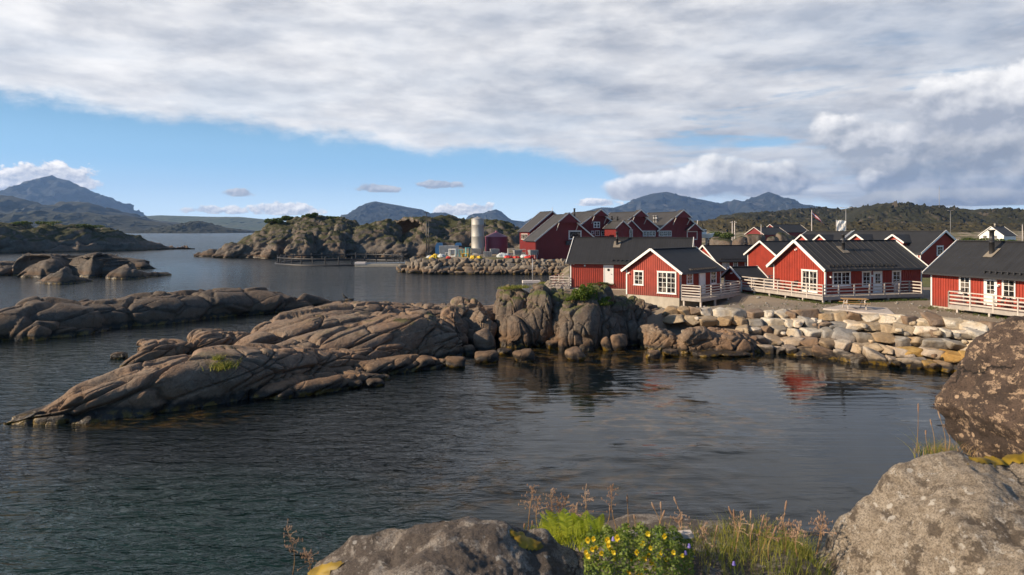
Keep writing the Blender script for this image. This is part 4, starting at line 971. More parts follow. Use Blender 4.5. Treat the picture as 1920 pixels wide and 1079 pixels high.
    def downpipe(s, x, y, zb=None):
        MB().tube([(x, y, s.zt - .1), (x, y + .1, s.ze - .25), (x, y + .1, (zb or s.zb) - .1)], .045, 8).build('downpipe', M['blackmetal'], s.root, True)
    def deck(s, rects, z, rails, posts, gz, th=.26, rh=.95, n=4):
        b = MB()
        for (x0, x1, y0, y1) in rects:
            b.box(x0, x1, y0, y1, z - .04, z)                                  # sheet of boards
            b.box(x0, x1, y0, y0 + .05, z - th, z - .042); b.box(x0, x0 + .05, y0 + .05, y1, z - th, z - .042)
            b.box(x1 - .05, x1, y0 + .05, y1, z - th, z - .042)
            k = int((x1 - x0) / .14)
            if x1 - x0 < y1 - y0:
                k = int((x1 - x0) / .14)
                for i in range(k): u = x0 + i * (x1 - x0) / k; b.box(u + .006, u + (x1 - x0) / k - .006, y0, y1, z, z + .012)
            else:
                k = int((y1 - y0) / .14)
                for i in range(k): u = y0 + i * (y1 - y0) / k; b.box(x0, x1, u + .006, u + (y1 - y0) / k - .006, z, z + .012)
        D = b.build('deck', M['deckwood'], s.root)
        for (x, y) in posts: MB().box(x - .07, x + .07, y - .07, y + .07, gz, z - .05).build('post', M['railwood'], D)
        for (a, c) in rails:
            a = Vector((*a, 0)); c = Vector((*c, 0)); l = (c - a).length; r = MB()
            for j in range(n): zz = z + .16 + j * (rh - .16) / (n - 1); r.bar(a + Vector((0, 0, zz)), c + Vector((0, 0, zz)), .035, .10 if j < n - 1 else .07)
            k = max(1, round(l / 1.7))
            for i in range(k + 1):
                p = a + (c - a) * (i / k); r.box(p.x - .045, p.x + .045, p.y - .045, p.y + .045, z - .2, z + rh - .02)
            r.build('railing', M['railwood'], D)
        return D

CG = 'red cabins with dark roofs'
h1 = House('cabin', 'small red cabin on a pale concrete base, directly above the rocks', 'cabin', (14.3, 58), (.69, .725), 7.2, 5.4, 2.03, 4.18, 6.16, zf=.7, ox=.35, oy=.35, group=CG)
h1.window('A', 1189, 1207.3, 508.3, 534.7, 1, 2, 3, .09); h1.window('A', 1233, 1268.7, 510, 550.7, 2, 2, 4, .09)
h1.window('L', 1286.5, 1298, 511, 533); h1.window('L', 1331, 1342, 508, 532); h1.door('L', 1310, 1321.5, 510, 556, glazed=False); h1.lamp('A', 1180, 512)
h1.snow_guard(1.5, 6.4); h1.downpipe(-.12, -.12, 1.0)
h1.deck([(-.05, 7.3, -1.95, -.03)], 2.1, [((0, -1.9), (7.25, -1.9)), ((0, -.1), (0, -1.9)), ((7.25, -1.9), (7.25, -.4))], [(.1, -1.85), (2.6, -1.85), (5, -1.85), (7.2, -1.85), (.1, -.3), (7.2, -.5)], .6, rh=1.05, n=5)

h2 = House('cabin', 'larger red cabin with a long timber deck, behind the picnic slab', 'cabin', (25.7, 56), (.955, .297), 10.1, 6.3, 2.02, 4.57, 6.9, zf=1.8, ox=.45, oy=.45, roof='roof_seam', seams=.62, group=CG, barge=.24)
h2.window('A', 1504, 1534, 507, 547.5, 2, 2, 3, .09); h2.window('L', 1560.5, 1593.8, 509.7, 536.6, 2, 2, 3); h2.window('L', 1615.6, 1632, 509.5, 537); h2.door('L', 1636.7, 1653, 508.5, 549.5, glazed=True)
h2.window('L', 1672, 1688, 508.5, 533.5); h2.chimney(3.6, 1.9, 1.35); h2.snow_guard(.3, 7.4); h2.lamp('A', 1494, 468); h2.lamp('L', 1556, 519); h2.lamp('L', 1634, 517); h2.downpipe(10.15, -.12)
h2.deck([(-1.64, -.03, -1.58, 9.2), (-.03, 8.6, -1.58, -.03), (-.03, 3.5, 6.36, 9.2)], 2.5,
        [((-1.6, -1.54), (-1.6, 9.16)), ((-1.6, -1.54), (6.1, -1.54)), ((6.9, -.3), (8.5, -.3)), ((8.5, -.3), (8.5, -1.5)), ((-1.6, 9.16), (3.4, 9.16)), ((3.4, 9.16), (3.4, 6.6))],
        [(-1.5, y) for y in (-1.45, .8, 2.9, 5, 7.1, 9)] + [(x, -1.45) for x in (-.9, 2, 5, 8.4)], 1.6)
h3 = House('cabin', 'red cabin cut by the right edge, its white doors and windows facing left', 'cabin', (31.8, 51.7), (.27, -.963), 13, 5.8, 2.12, 4.6, 7.0, zf=1.8, ox=.35, oy=.45, group=CG, barge=.2)
h3.window('L', 1799.5, 1821, 518.6, 550.5); h3.door('L', 1846, 1870.7, 521, 572.5, glazed=True); h3.window('L', 1880, 1905.5, 523.5, 558.7); h3.window('L', 0, 0, 0, 0, rect=(9.0, 10.0, 3.1, 4.35)); h3.lamp('L', 1874, 535)
h3.chimney(3.4, 1.7, 1.7, .17); h3.snow_guard(4.4, 12.5); h3.downpipe(-.1, -.1)
h3.deck([(2.7, 12.9, -1.5, -.03)], 2.5, [((2.75, -1.46), (12.8, -1.46)), ((2.75, -.1), (2.75, -1.46))], [(x, -1.4) for x in (3.4, 5.8, 8.6, 11.4)], 1.5)
lc = House('cabin', 'long red cabin with a white porthole door, behind the mossy outcrop', 'cabin', (5.85, 68), (.95, -.31), 11.3, 6, 2.1, 4.6, 7.06, zf=1.2, ox=.35, oy=.4, group=CG)
lc.door('L', 1131.7, 1150.6, 497, 533, port=True); lc.chimney(4.3, 2.0, 1.3); lc.snow_guard(4.2, 9.6); lc.lamp('L', 1076, 495); lc.lamp('L', 1097, 498); lc.downpipe(-.1, -.1)
lc.deck([(-2.2, -.03, -.3, 5.5)], 2.2, [((-2.1, -.25), (-2.1, 5.4)), ((-2.1, -.25), (-.1, -.25))], [(-2.1, -.2), (-2.1, 2.5), (-2.1, 5.2)], .5)
for i, (px, D, w) in enumerate([(1246, 79, 'nearest'), (1258, 88, 'middle'), (1271, 97, 'farthest')]):
    d = np.array((.95, -.31)); X = (px - 960) / F * D - .35
    hh = House('cabin', 'red cabin in the row behind the porthole-door cabin, %s of the three' % w, 'cabin', np.array((X, D)) - d * 8 - np.array((.31, .95)) * 3, d, 8, 6, 1.3, 4.1, 6.55 - .1 * i, ox=.35, group=CG, battens=0)
mc = House('cabin', 'long low red cabin with two white doors, behind the white-edged shed', 'cabin', (31.4, 105), (.955, .297), 10.6, 6.3, 1.1, 3.0, 5.4, ox=.35, oy=.5, group=CG, barge=.22)
mc.door('L', 1353.5, 1361, 489.5, 508); mc.door('L', 1416.5, 1426, 489, 509.5)
for a, b in ((1362, 1367), (1374.6, 1383), (1396, 1404), (1411, 1415.5), (1437, 1445)): mc.window('L', a, b, 489.3, 502.5, fr=.12)
mc.chimney(3.0 + 4.6, 3.2, 1.0, .16); mc.chimney(.8, 3.3, .9, .16, flash=False); mc.snow_guard(.8, 8.5)
sh = House('shed', 'little red shed with white gable boards, between the two front cabins', 'shed', (21.5, 64), (.955, .297), 2.4, 2.6, 2.0, 3.3, 4.3, ox=.3, oy=.3, barge=.16); sh.lamp('A', 1373, 512)
mc2 = House('cabin', 'red cabin of which only a lit gable shows, left behind the long-decked cabin', 'cabin', (34.2, 88), (.955, .297), 10, 6, 1.1, 4.5, 6.35, ox=.4, oy=.4, group=CG, barge=.22)
m1 = House('cabin', 'two-storey red house with a dormer, between and behind the two right-hand cabins', 'house', np.array((55.0, 92.)) - np.array((.43, -.90)) * 13.4, (.43, -.90), 13.4, 9.6, 1.0, 4.75, 7.72, ox=.4, oy=.4, group='red houses behind', barge=.26)
m1.window('B', 1756, 1768, 461.5, 479.5, fr=.12); m1.window('L', 1716, 1722, 478, 492, fr=.1)
def dormer(hs, x, w, zt, zr, yf=.6):
    b = MB(); b.prism([(x - w/2, zt - 1.3), (x + w/2, zt - 1.3), (x + w/2, zt), (x, zr - .1), (x - w/2, zt)], 'y', yf, hs.W / 2)
    d = b.build('dormer', M['red_cabin'], hs.root)
    r = MB(); r.prism([(x - w/2 - .35, zt - .18), (x, zr), (x + w/2 + .35, zt - .18), (x + w/2 + .35, zt - .32), (x, zr - .14), (x - w/2 - .35, zt - .32)], 'y', yf - .35, hs.W / 2)
    r.build('dormer_roof', M['roof'], d)
    t = MB()
    for s_ in (-1, 1): t.bar((x + s_ * (w/2 + .38), yf - .38, zt - .25), (x, yf - .38, zr - .05), .06, .22)
    t.build('bargeboard', M['white'], d)
    t = MB(); t.box(x - .5, x + .5, yf - .06, yf - .001, zt - 1.0, zt - .05); f = t.build('window', M['white'], d)
    MB().box(x - .4, x + .4, yf - .08, yf - .061, zt - .92, zt - .13).build('pane', M['glass'], f)
dormer(m1, 9.2, 2.6, 6.3, 7.2); dormer(m1, 3.4, 2.6, 6.3, 7.2)
m2 = House('cabin', 'red house with dark roof, left of the two-storey one and behind the long-decked cabin', 'house', (46.8, 115.2), (.43, -.90), 8, 9.2, 1.0, 4.9, 7.62, ox=.4, group='red houses behind', battens=0, barge=.26)
dormer(m2, 2.2, 2.2, 6.2, 7.1); dormer(m2, 5.8, 2.2, 6.2, 7.1)
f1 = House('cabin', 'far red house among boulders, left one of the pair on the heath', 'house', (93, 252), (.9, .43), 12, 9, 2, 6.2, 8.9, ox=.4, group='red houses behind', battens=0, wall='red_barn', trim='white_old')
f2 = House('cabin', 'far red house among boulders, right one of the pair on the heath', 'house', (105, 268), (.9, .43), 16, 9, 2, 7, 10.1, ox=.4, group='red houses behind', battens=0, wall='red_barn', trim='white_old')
wh = House('house', 'white wooden house on the heath at the far right', 'house', (193, 268), (.9, .43), 8, 9, 2, 5.6, 9.3, ox=.4, wall='white', group='houses on the heath', battens=0, roof='roof_barn')
for y0 in (2.2, 6.0): wh.window('A', 0, 0, 0, 0, rect=(y0, y0 + 1.8, 4.2, 5.8), fr=.2)
wh.chimney(2.5, 4.6, 1.4, .35, mt='concrete', flash=False)
MB().prism([(-2, 3.3), (10.5, 3.3), (10.5, 3.6), (4.5, 4.4), (-2, 3.6)], 'x', -2, -.03).build('porch_roof', M['white_old'], wh.root)

# ---- the barns of the fish works
BG = 'dark red barns of the fish works'
BD = np.array((.35, -.937)); BW = np.array((.937, .35))
def barn(label, pxl, D, L, W, zt, zr, hood=True, zb=1.8):
    C = np.array(((pxl - 960) / F * D, D))
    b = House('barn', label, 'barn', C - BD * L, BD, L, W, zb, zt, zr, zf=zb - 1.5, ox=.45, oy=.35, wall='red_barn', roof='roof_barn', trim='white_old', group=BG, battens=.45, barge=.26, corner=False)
    if hood:
        k = W * .16; zk = zr - b.p * k; r = MB(); c = W / 2; x0, x1 = L + .48, L + 1.5
        r.prism([(c - k - .3, zk + .06), (c, zr + .32), (c + k + .3, zk + .06), (c + k + .3, zk - .08), (c, zr + .16), (c - k - .3, zk - .08)], 'x', L - .5, x1); hd = r.build('gable_hood', M['roof_barn'], b.root)
        t = MB()
        for s_ in (-1, 1): t.bar((x1 + .03, c + s_ * (k + .32), zk - .03), (x1 + .03, c, zr + .28), .06, .22)
        t.build('bargeboard', M['white_old'], hd)
        for s_ in (-1, 1):
            MB().bar((x1 - .1, c + s_ * k, zk - .1), (L + .03, c + s_ * k, zk - 1.7), .12, .12).build('brace', M['white_old'], hd)
        MB().prism([(c - k, zk - .1), (c + k, zk - .1), (c, zr + .1)], 'x', x1 - .14, x1 - .04).build('hood_panel', M['red_barn'], hd)
    return b
b0 = barn('tall dark red barn at the far left of the works, set back, with a finial', 993, 161, 6.5, 11.4, 7.5, 12.35, False)
b0.window('L', 0, 0, 0, 0, rect=(1.2, 5.4, 5.6, 6.9), cas=4, nx=1, ny=1)
MB().tube([(6.8, 5.7, 12.2), (6.8, 5.7, 13.2)], .06).build('finial', M['white_old'], b0.root)
b1 = barn('wide dark red barn standing just behind the rubble mole', 1004, 140, 5.5, 13.9, 5.6, 11.15)
b1.window('B', 1066, 1090, 433, 449, 1, 1, 1, .22); MB().box(5.56, 6.1, 6.8, 9.0, 7.0 - 2.3, 7.2 - 1.6).build('ventilation_unit', M['blackmetal'], b1.root)
b2 = barn('dark red barn with a white four-fan unit in its gable', 1084, 147, 12, 9.55, 8.5, 12.0)
b3 = barn('dark red barn with a row of white windows, behind the two lean-to gables', 1158, 150.4, 12, 10.15, 8.2, 12.0)
b4 = barn('dark red barn at the right end of the works, with a hooded panel', 1233, 154, 13, 11.9, 7.6, 12.1)
b2.window('B', 1112.5, 1124.5, 416.5, 427.5, 1, 1, 1, .06)
fan = MB(); t0, t1, z0, z1 = b2.rect('B', 1112.5, 1124.5, 416.5, 427.5)
fan.box(12.02, 12.12, t0, t1, z0, z1); fu = fan.build('fan_unit', M['white'], b2.root)
for i in (0, 1):
    for j in (0, 1):
        cy, cz = t0 + (t1 - t0) * (.27 + .46 * i), z0 + (z1 - z0) * (.27 + .46 * j)
        MB().prism([(cy + .24 * math.cos(k * math.pi / 7), cz + .24 * math.sin(k * math.pi / 7)) for k in range(14)], 'x', 12.12, 12.17).build('fan', M['blackmetal'], fu)
b2.window('B', 1115.5, 1124.5, 433, 442.5, 1, 2, 2, .1); b2.window('B', 1108.5, 1113.8, 433.5, 439, 1, 1, 1, .1); b2.window('B', 1127, 1150, 433.5, 442.5, 3, 2, 2, .1)
b3.window('B', 1205, 1229, 433.4, 443.3, 4, 1, 2, .12); b4.window('B', 1235, 1259, 433.4, 443.3, 3, 2, 2, .12)
f_ = b4.rect('B', 1287.8, 1307.5, 433.8, 450)
pn = MB(); b4.bx(pn, 'B', f_[0], f_[1], f_[2], f_[3], 0, .06); pn = pn.build('hatch_frame', M['white_old'], b4.root); q = MB(); b4.bx(q, 'B', f_[0]+.2, f_[1]-.2, f_[2]+.2, f_[3]-.2, .06, .09); q.build('hatch', M['red_barn'], pn)
c = (f_[0] + f_[1]) / 2; r = MB(); zz = f_[3] + .25
r.prism([(c - 2.0, zz), (c, zz + 1.6), (c + 2.0, zz), (c + 2.0, zz - .15), (c, zz + 1.45), (c - 2.0, zz - .15)], 'x', 13.0, 14.2); r = r.build('canopy', M['roof_barn'], b4.root)
t = MB(); [t.bar((14.23, c + s_ * 2.0, zz - .05), (14.23, c, zz + 1.56), .06, .2) for s_ in (-1, 1)]; t.build('bargeboard', M['white_old'], r)
MB().prism([(c - 1.8, zz), (c + 1.8, zz), (c, zz + 1.4)], 'x', 13.02, 14.1).build('canopy_panel', M['red_barn'], r)
b2.chimney(6.0, 2.0, 2.6, .22, flash=False); b3.chimney(8, 2.2, .9, .22, flash=False); b3.chimney(5, 2.4, .9, .22, flash=False)
for dx in (0, 1.0): b4.chimney(7.5 + dx, 2.6, 1.5, .3, mt='galv', flash=False)
for nm, px0, D, L, W, zt, zr in (('small', 1155, 143, 5, 3.2, 8.2, 9.75), ('wider', 1163, 146, 3, 5.2, 7.4, 9.95)):
    C = np.array(((px0 - 960) / F * D, D)); a = House('annex', 'dark red annex, %s of the two lean-to gables in front of the barns' % nm, 'annex', C - BD * L, BD, L, W, 1.8, zt, zr, ox=.3, oy=.25, wall='red_barn', roof='roof_barn', trim='white_old', group='annexes of the fish works', battens=.45, barge=.2, corner=False)
    if nm == 'wider': a.window('B', 1180, 1186, 431, 446, 1, 1, 2, .12)

# ------------------------------------------------------------------ works yard on the mole
YZ = 2.55
def yard():
    D = 150.0
    def X(px, Y=D): return (px - 960) / F * Y
    s = empty('silo', (X(895.7), D, 0), 0, 'tall slim stainless steel silo on the mole', 'silo'); r = 1.38; zt = 10.25
    prof = [(r, YZ - .5)]
    for k in range(1, 6, 2): z = YZ + k * 1.28; prof += [(r, z), (r + .012, z + .02), (r + .012, z + .05), (r, z + .07)]
    prof += [(r, zt)]; MB().lathe(prof, 32).build('shell', M['steel'], s, True)
    MB().lathe([(r + .05, zt - .12), (r + .05, zt), (.5, zt + .38), (.2, zt + .42), (.2, zt + .6), (0, zt + .6)], 32).build('cap', M['galv'], s, True)
    ld = MB(); [ld.tube([(r + .25, dy, YZ), (r + .25, dy, zt + .5)], .03) for dy in (-.2, .2)]; [ld.bar((r + .25, -.2, z), (r + .25, .2, z), .03, .03) for z in np.arange(YZ, zt, .35)]; ld.build('ladder', M['galv'], s)
    s = empty('tank', (X(930.5, 153), 153, 0), 0, 'wide purple tank with a conical roof, right of the steel silo', 'tank'); r = 2.52; zt = 6.35
    prof = [(r, YZ - .5)]
    for k in range(12): a = 2 * k; prof += [(r, YZ + k * .31), (r + .025, YZ + k * .31 + .15)]
    prof += [(r, zt - .15), (r, zt)]; MB().lathe(prof, 36).build('shell', M['purple'], s, True)
    MB().lathe([(r + .1, zt - .05), (r + .1, zt + .02), (.25, zt + 1.05), (.22, zt + 1.3), (0, zt + 1.3)], 36).build('roof', M['purple_roof'], s)
    # steel fish bins on stands
    for i, (px, py0, py1, w, Y, lab) in enumerate([(893, 466, 485, 16, 138, 'below the silver silo'), (914, 472, 488, 15, 136, 'right of the silver silo'), (927, 467, 486, 16, 140, 'below the purple tank'), (970, 469, 486, 15, 138, 'left of the wide barn'), (999, 469, 488, 16, 136, 'in front of the wide barn corner')]):
        z1 = H - (py0 - HY) / F * Y; wm = w / F * Y
        b = empty('fish_bin', (X(px, Y), Y, 0), .1 * i, 'grey steel hopper bin on legs, ' + lab, 'bin', 'steel hopper bins on the mole')
        q = MB(); a = wm / 2; q.add([(-a, -.7, z1), (a, -.7, z1), (a, .7, z1), (-a, .7, z1), (-a*.8, -.5, z1 - 1.0), (a*.8, -.5, z1 - 1.0), (a*.8, .5, z1 - 1.0), (-a*.8, .5, z1 - 1.0)], [(0, 1, 2, 3), (7, 6, 5, 4), (4, 5, 1, 0), (5, 6, 2, 1), (6, 7, 3, 2), (7, 4, 0, 3)])
        q.build('hopper', M['galv'], b); q = MB()
        for k in range(5): x = -a + k * a / 2; q.box(x - .03, x + .03, -.76, -.70, z1 - .95, z1 - .02)
        q.build('ribs', M['galv'], b)
        for sx in (-1, 1):
            for sy in (-1, 1): MB().box(sx * a * .8 - .05, sx * a * .8 + .05, sy * .5 - .05, sy * .5 + .05, YZ - .4, z1 - .95).build('leg', M['ropewhite'], b)
    # containers and frames at the left
    c = empty('container', (X(842, 149), 149, 0), .05, 'grey corrugated container with blue ends behind the coloured gear', 'container')
    q = MB(); q.box(-2.1, 2.1, -1, 1, YZ - .3, YZ + 1.9)
    for k in range(16): x = -2.05 + k * .27; q.box(x, x + .12, -1.05, -1.001, YZ - .1, YZ + 1.8)
    q.build('body', M['galv'], c)
    for x0 in (-2.9, 1.2): MB().prism([(x0, YZ + 1.9), (x0 + 1.6, YZ + 1.9), (x0 + 1.4, YZ + 2.5), (x0 + .3, YZ + 2.5)], 'y', -.8, .8).build('blue_cover', M['blue'], c)
    MB().box(-2.95, -2.12, -.8, .9, YZ - .3, YZ + 1.9).build('blue_end', M['blue'], c)
    for i, (px, w, h, Y, m_, lab) in enumerate([(849, 13, 15, 137, 'white', 'white box-shaped cabin on the mole'), (864, 7, 14, 136, 'cyan', 'narrow turquoise tub beside the white box cabin'), (877, 8, 16, 141, 'cyan', 'turquoise tub under the silver silo'),
                                                (873, 12, 8, 133, 'yellow', 'low yellow crate on the mole crest'), (838, 6, 5, 146, 'white', 'small white crate left of the white box cabin'), (958, 12, 12, 147, 'galv', 'grey pallet stack right of the purple tank'), (980, 14, 10, 150, 'galv', 'grey machine housing beside the wide barn')]):
        wm, hm = w / F * Y, h / F * Y; q = empty('crate', (X(px, Y), Y, YZ - .1), .2 * (i % 3) - .2, lab, 'crate', 'crates and tubs on the mole')
        MB().prism([(-wm/2, 0), (wm/2, 0), (wm/2, hm * .92), (wm/2 - .08, hm * .92), (wm/2 - .14, hm * .15), (-wm/2 + .14, hm * .15), (-wm/2 + .08, hm * .92), (-wm/2, hm * .92)], 'y', -.6, .6).build('body', M[m_], q)
        MB().box(-wm/2 - .05, wm/2 + .05, -.65, .65, hm * .921, hm).build('lid', M[m_], q)
    # heaps of net and floats
    for i, (px, w, h, Y, m_, lab) in enumerate([(806, 12, 5, 131, 'ropewhite', 'pale bundle of net at the left end of the mole'), (817, 12, 6, 136, 'yellow', 'small yellow net bundle behind the bigger one'), (813, 17, 6, 128.5, 'yellow', 'long yellow net bundle at the mole edge'), (828, 15, 7, 133, 'ropewhite', 'pale green-grey net heap'),
                                                (887, 11, 6, 128.5, 'yellow', 'yellow float heap below the silo, left'), (899, 11, 5, 128.5, 'yellow', 'yellow float heap below the silo, right'), (841, 9, 4, 128.5, 'redplastic', 'little red net heap'), (945, 26, 9, 133, 'ropewhite', 'pale net heap below the purple tank'),
                                                (953, 16, 5, 129, 'redplastic', 'red float line on the mole edge'), (968, 16, 4, 129, 'redplastic', 'thin red tarpaulin below a steel bin'), (992, 18, 5, 129, 'redplastic', 'red tarpaulin before the wide barn'), (984, 18, 6, 131, 'ropewhite', 'white net heap before the wide barn')]):
        wm, hm = w / F * Y, h / F * Y; V, Fc = ico(4); V = V.copy(); V = V * (1 + .28 * fbm(V * 2.2 + i * 3, 4, i))[:, None]; V = V * np.array((wm / 2, .7, hm * .9)); V[:, 2] = np.maximum(V[:, 2], -.1)
        o = mk('net_heap', V, Fc, M[m_]); o.location = (X(px, Y), Y, YZ - .02); tag(o, lab, 'net heap', 'heaps of nets and floats on the mole')
    # lamp masts
    for px, py0, Y, lab in ((800, 399, 134, 'tall dark lamp mast on the mole, the taller of the pair'), (804, 407, 152, 'dark lamp mast just right of the tallest one')):
        zt = H - (py0 - HY) / F * Y; m_ = empty('lamp_mast', (X(px, Y), Y, 0), 0, lab, 'lamp mast', 'lamp masts on the mole')
        MB().tube([(0, 0, YZ - 1), (0, 0, zt)], [.14, .08]).build('pole', M['blackmetal'], m_, True); MB().box(-.45, .45, -.12, .12, zt - .12, zt + .06).build('lamp_head', M['blackmetal'], m_)
        MB().box(-.18, .18, -.2, .2, YZ - .3, YZ + .9).build('cabinet', M['blackmetal'], m_)
    # mooring quay light on its little pontoon
    p = empty('pontoon', (*WZ(996, 528, .2)[:2], 0), .1, 'small white pontoon with a post behind the outcrop', 'pontoon')
    MB().box(-1.3, 1.3, -.6, .6, -.1, .35).build('deck', M['white_old'], p); MB().tube([(.2, 0, .3), (.2, 0, 3.6)], .07).build('post', M['galv'], p, True)
yard()

# round fish pen, its walkway barge
def fish_pen():
    c = np.array((X0 := (641 - 960) / F * 163, 163.0)); R0 = 15.0
    p = empty('fish_pen', (c[0], c[1], 0), 0, 'round floating fish pen with upright railings, in front of the rock hill', 'fish pen')
    n = 96; ring = lambda r, z: [(r * math.cos(2*math.pi*k/n), r * math.sin(2*math.pi*k/n), z) for k in range(n + 1)]
    MB().tube(ring(R0, .12), .22, 8, False).build('float_ring', M['blackmetal'], p, True); MB().tube(ring(R0 - .9, .12), .2, 8, False).build('float_ring', M['blackmetal'], p, True)
    MB().tube(ring(R0 - .5, 1.5), .15, 6, False).build('handrail', M['blackmetal'], p, True)
    for k in range(32):
        a = 2 * math.pi * k / 32; x, y = (R0 - .5) * math.cos(a), (R0 - .5) * math.sin(a)
        MB().tube([(x, y, .1), (x, y, 2.0)], .17, 6).build('upright', M['blackmetal'], p)
    o = empty('barge', (*WZ(716, 499, .1)[:2], 0), R(4), 'low grey work float moored between fish pen and mole', 'float')
    MB().box(-5.6, 5.2, -1.2, 1.2, -.3, .5).build('hull', M['concrete'], o); MB().box(-5.6, -3.4, -1.3, 1.3, .501, .95).build('locker', M['white_old'], o)
    MB().bar((-3, -.8, .75), (5, .9, .75), .35, .22).build('pipe', M['ropewhite'], o)
    o = empty('jetty', (*WZ(760, 482, .2)[:2], 0), R(8), 'small white jetty at the foot of the rock hill', 'jetty')
    MB().box(-5, 5, -.6, .6, .2, .55).build('deck', M['deckwood'], o); MB().tube([(-3.6, 0, .4), (-3.6, 0, 1.9)], .12).build('post', M['white_old'], o); MB().tube([(1.6, 0, .4), (1.6, 0, 1.6)], .12).build('post', M['white_old'], o)
fish_pen()

# ------------------------------------------------------------------ village furniture
def ground_at(x, y): return float(land_z(np.array([x], float), np.array([y], float))[0])
def village():
    pts = [WZ(1543, 580.8, 2.0), WZ(1581, 573.8, 2.0), WZ(1663, 579.7, 2.0), WZ(1679, 592.7, 2.0)]
    gz = max(ground_at(p[0], p[1]) for p in pts)
    b = MB().prism([(p[0], p[1]) for p in pts], 'z', gz - .2, gz + .10); tag(b.build('concrete_slab', M['slab']), 'pale grey concrete slab on the gravel under the picnic table', 'slab')
    c = WZ(1602, 579, 2.1); t = empty('picnic_table', (c[0], c[1], gz + .10), R(-12), 'wooden picnic table with attached benches on the concrete slab', 'picnic table')
    q = MB(); [q.box(-.85, .85, y, y + .125, .70, .74) for y in np.arange(-.40, .35, .135)]; q.build('tabletop', M['tablewood'], t)
    for s_ in (-1, 1):
        q = MB(); q.box(-.85, .85, s_ * .72 - .12, s_ * .72 - .005, .42, .46); q.box(-.85, .85, s_ * .72 + .005, s_ * .72 + .12, .42, .46); q.build('bench', M['tablewood'], t)
    for x in (-.6, .6):
        q = MB(); q.bar((x, -.75, 0), (x, -.22, .70), .05, .1); q.bar((x, .75, 0), (x, .22, .70), .05, .1); q.bar((x + .055, -.82, .38), (x + .055, .82, .38), .05, .1); q.bar((x + .05, -.38, .665), (x + .05, .38, .665), .05, .08); q.build('leg_frame', M['railwood'], t)
    # deck chairs
    def chair(label, hs, lx, ly, z, rz):
        w = hs.O + hs.d * lx + hs.w * ly
        o = empty('deck_chair', (w[0], w[1], z), rz, label, 'chair', 'black chairs on the decks')
        MB().prism([(-.25, .40), (.22, .43), (.22, .46), (-.25, .43)], 'x', -.25, .25).build('seat', M['blackmetal'], o)
        q = MB(); [q.bar((x, .22, .44), (x, .42, .98), .05, .02, (1, 0, 0)) for x in np.linspace(-.22, .22, 7)]; q.bar((-.25, .42, .98), (.25, .42, .98), .04, .04); q.build('backrest', M['blackmetal'], o)
        for x in (-.25, .25): MB().tube([(x, -.24, 0), (x, -.22, .62), (x, .28, .62)], .018, 6).build('armrest', M['blackmetal'], o); MB().tube([(x, .30, 0), (x, .2, .44)], .018, 6).build('leg', M['blackmetal'], o)
    chair('black chair on the long deck, nearer the window of the lit gable', h2, -.8, 2.9, 2.51, R(200)); chair('black chair on the long deck, at the left of the lit gable', h2, -.75, 4.6, 2.51, R(10))
    chair('black chair on the right-hand cabin deck, left of its door', h3, 3.9, -.75, 2.51, R(80)); chair('black chair on the right-hand cabin deck, right of its door', h3, 5.9, -.8, 2.51, R(250)); chair('black chair on the right-hand cabin deck, beneath its second window', h3, 7.2, -.8, 2.51, R(60))
    b = h2.O + h2.d * -.8 + h2.w * 8.3; o = empty('deck_table', (b[0], b[1], 2.51), .4, 'round white table at the far left corner of the long deck', 'table')
    MB().lathe([(.0, .74), (.5, .74), (.5, .77), (0, .77)], 20).build('tabletop', M['white'], o); [MB().tube([(.35 * math.cos(a), .35 * math.sin(a), 0), (.05 * math.cos(a), .05 * math.sin(a), .74)], .02).build('leg', M['white'], o) for a in (0, 2.1, 4.2)]
    # bicycles leaning at the left deck of the long cabin
    for i in range(2):
        w = lc.O + lc.d * (-1.6 + 1.0 * i) + lc.w * -.8; o = empty('bicycle', (w[0], w[1], ground_at(*w) - .0), R(10 + 160 * i), 'dark bicycle leaning by the porthole-door cabin, %s one' % ('left', 'right')[i], 'bicycle', 'bicycles by the long cabin')
        for x in (-.5, .5):
            MB().tube([(x + .33 * math.cos(a), 0, .34 + .33 * math.sin(a)) for a in np.linspace(0, 2 * math.pi, 25)], .02, 6, False).build('wheel', M['blackmetal'], o)
        q = MB(); B = {'r': (-.5, 0, .34), 'b': (-.06, 0, .30), 's': (-.2, 0, .80), 'h': (.34, 0, .82), 'f': (.5, 0, .34)}
        for a, c_ in ('rb', 'bs', 'rs', 'sh', 'bh', 'hf'): q.tube([B[a], B[c_]], .018, 6)
        q.build('frame', M['blackmetal'], o); MB().box(-.32, -.08, -.05, .05, .86, .90).build('saddle', M['blackmetal'], o); MB().tube([(.3, -.25, .98), (.34, 0, .95), (.3, .25, .98)], .016, 6).build('handlebar', M['blackmetal'], o)
    # flag pole with pennant, white flags, lamps, poles, mast
    def pole(name, px, py0, py1, Y, r, label, cat, group=None):
        x = (px - 960) / F * Y; z0 = H - (py1 - HY) / F * Y; z1 = H - (py0 - HY) / F * Y
        gz = min(z0, ground_at(x, Y)) if Y < 400 else z0
        o = empty(name, (x, Y, 0), 0, label, cat, group); MB().tube([(0, 0, gz - .3), (0, 0, z1)], [r, r * .6]).build('pole', M['white_old' if name != 'street_lamp' and name != 'radio_mast' else 'galv'], o, True); return o, z1
    o, z = pole('flagpole', 1522, 394, 434, 150, .09, 'tall white flagpole with a red, white and blue pennant', 'flagpole')
    V = []; Fq = []; nn = 14
    for k in range(nn + 1):
        u = k / nn; x = 3.4 * u * .75; zz = z - .25 - 3.0 * u ** 1.15 * .95; w = .95 * (1 - u) + .06
        for j in range(5): V.append((x + .05, .18 * math.sin(u * 7), zz - w * j / 4 * 1.0))
    for k in range(nn):
        for j in range(4): a = k * 5 + j; Fq.append((a, a + 5, a + 6, a + 1))
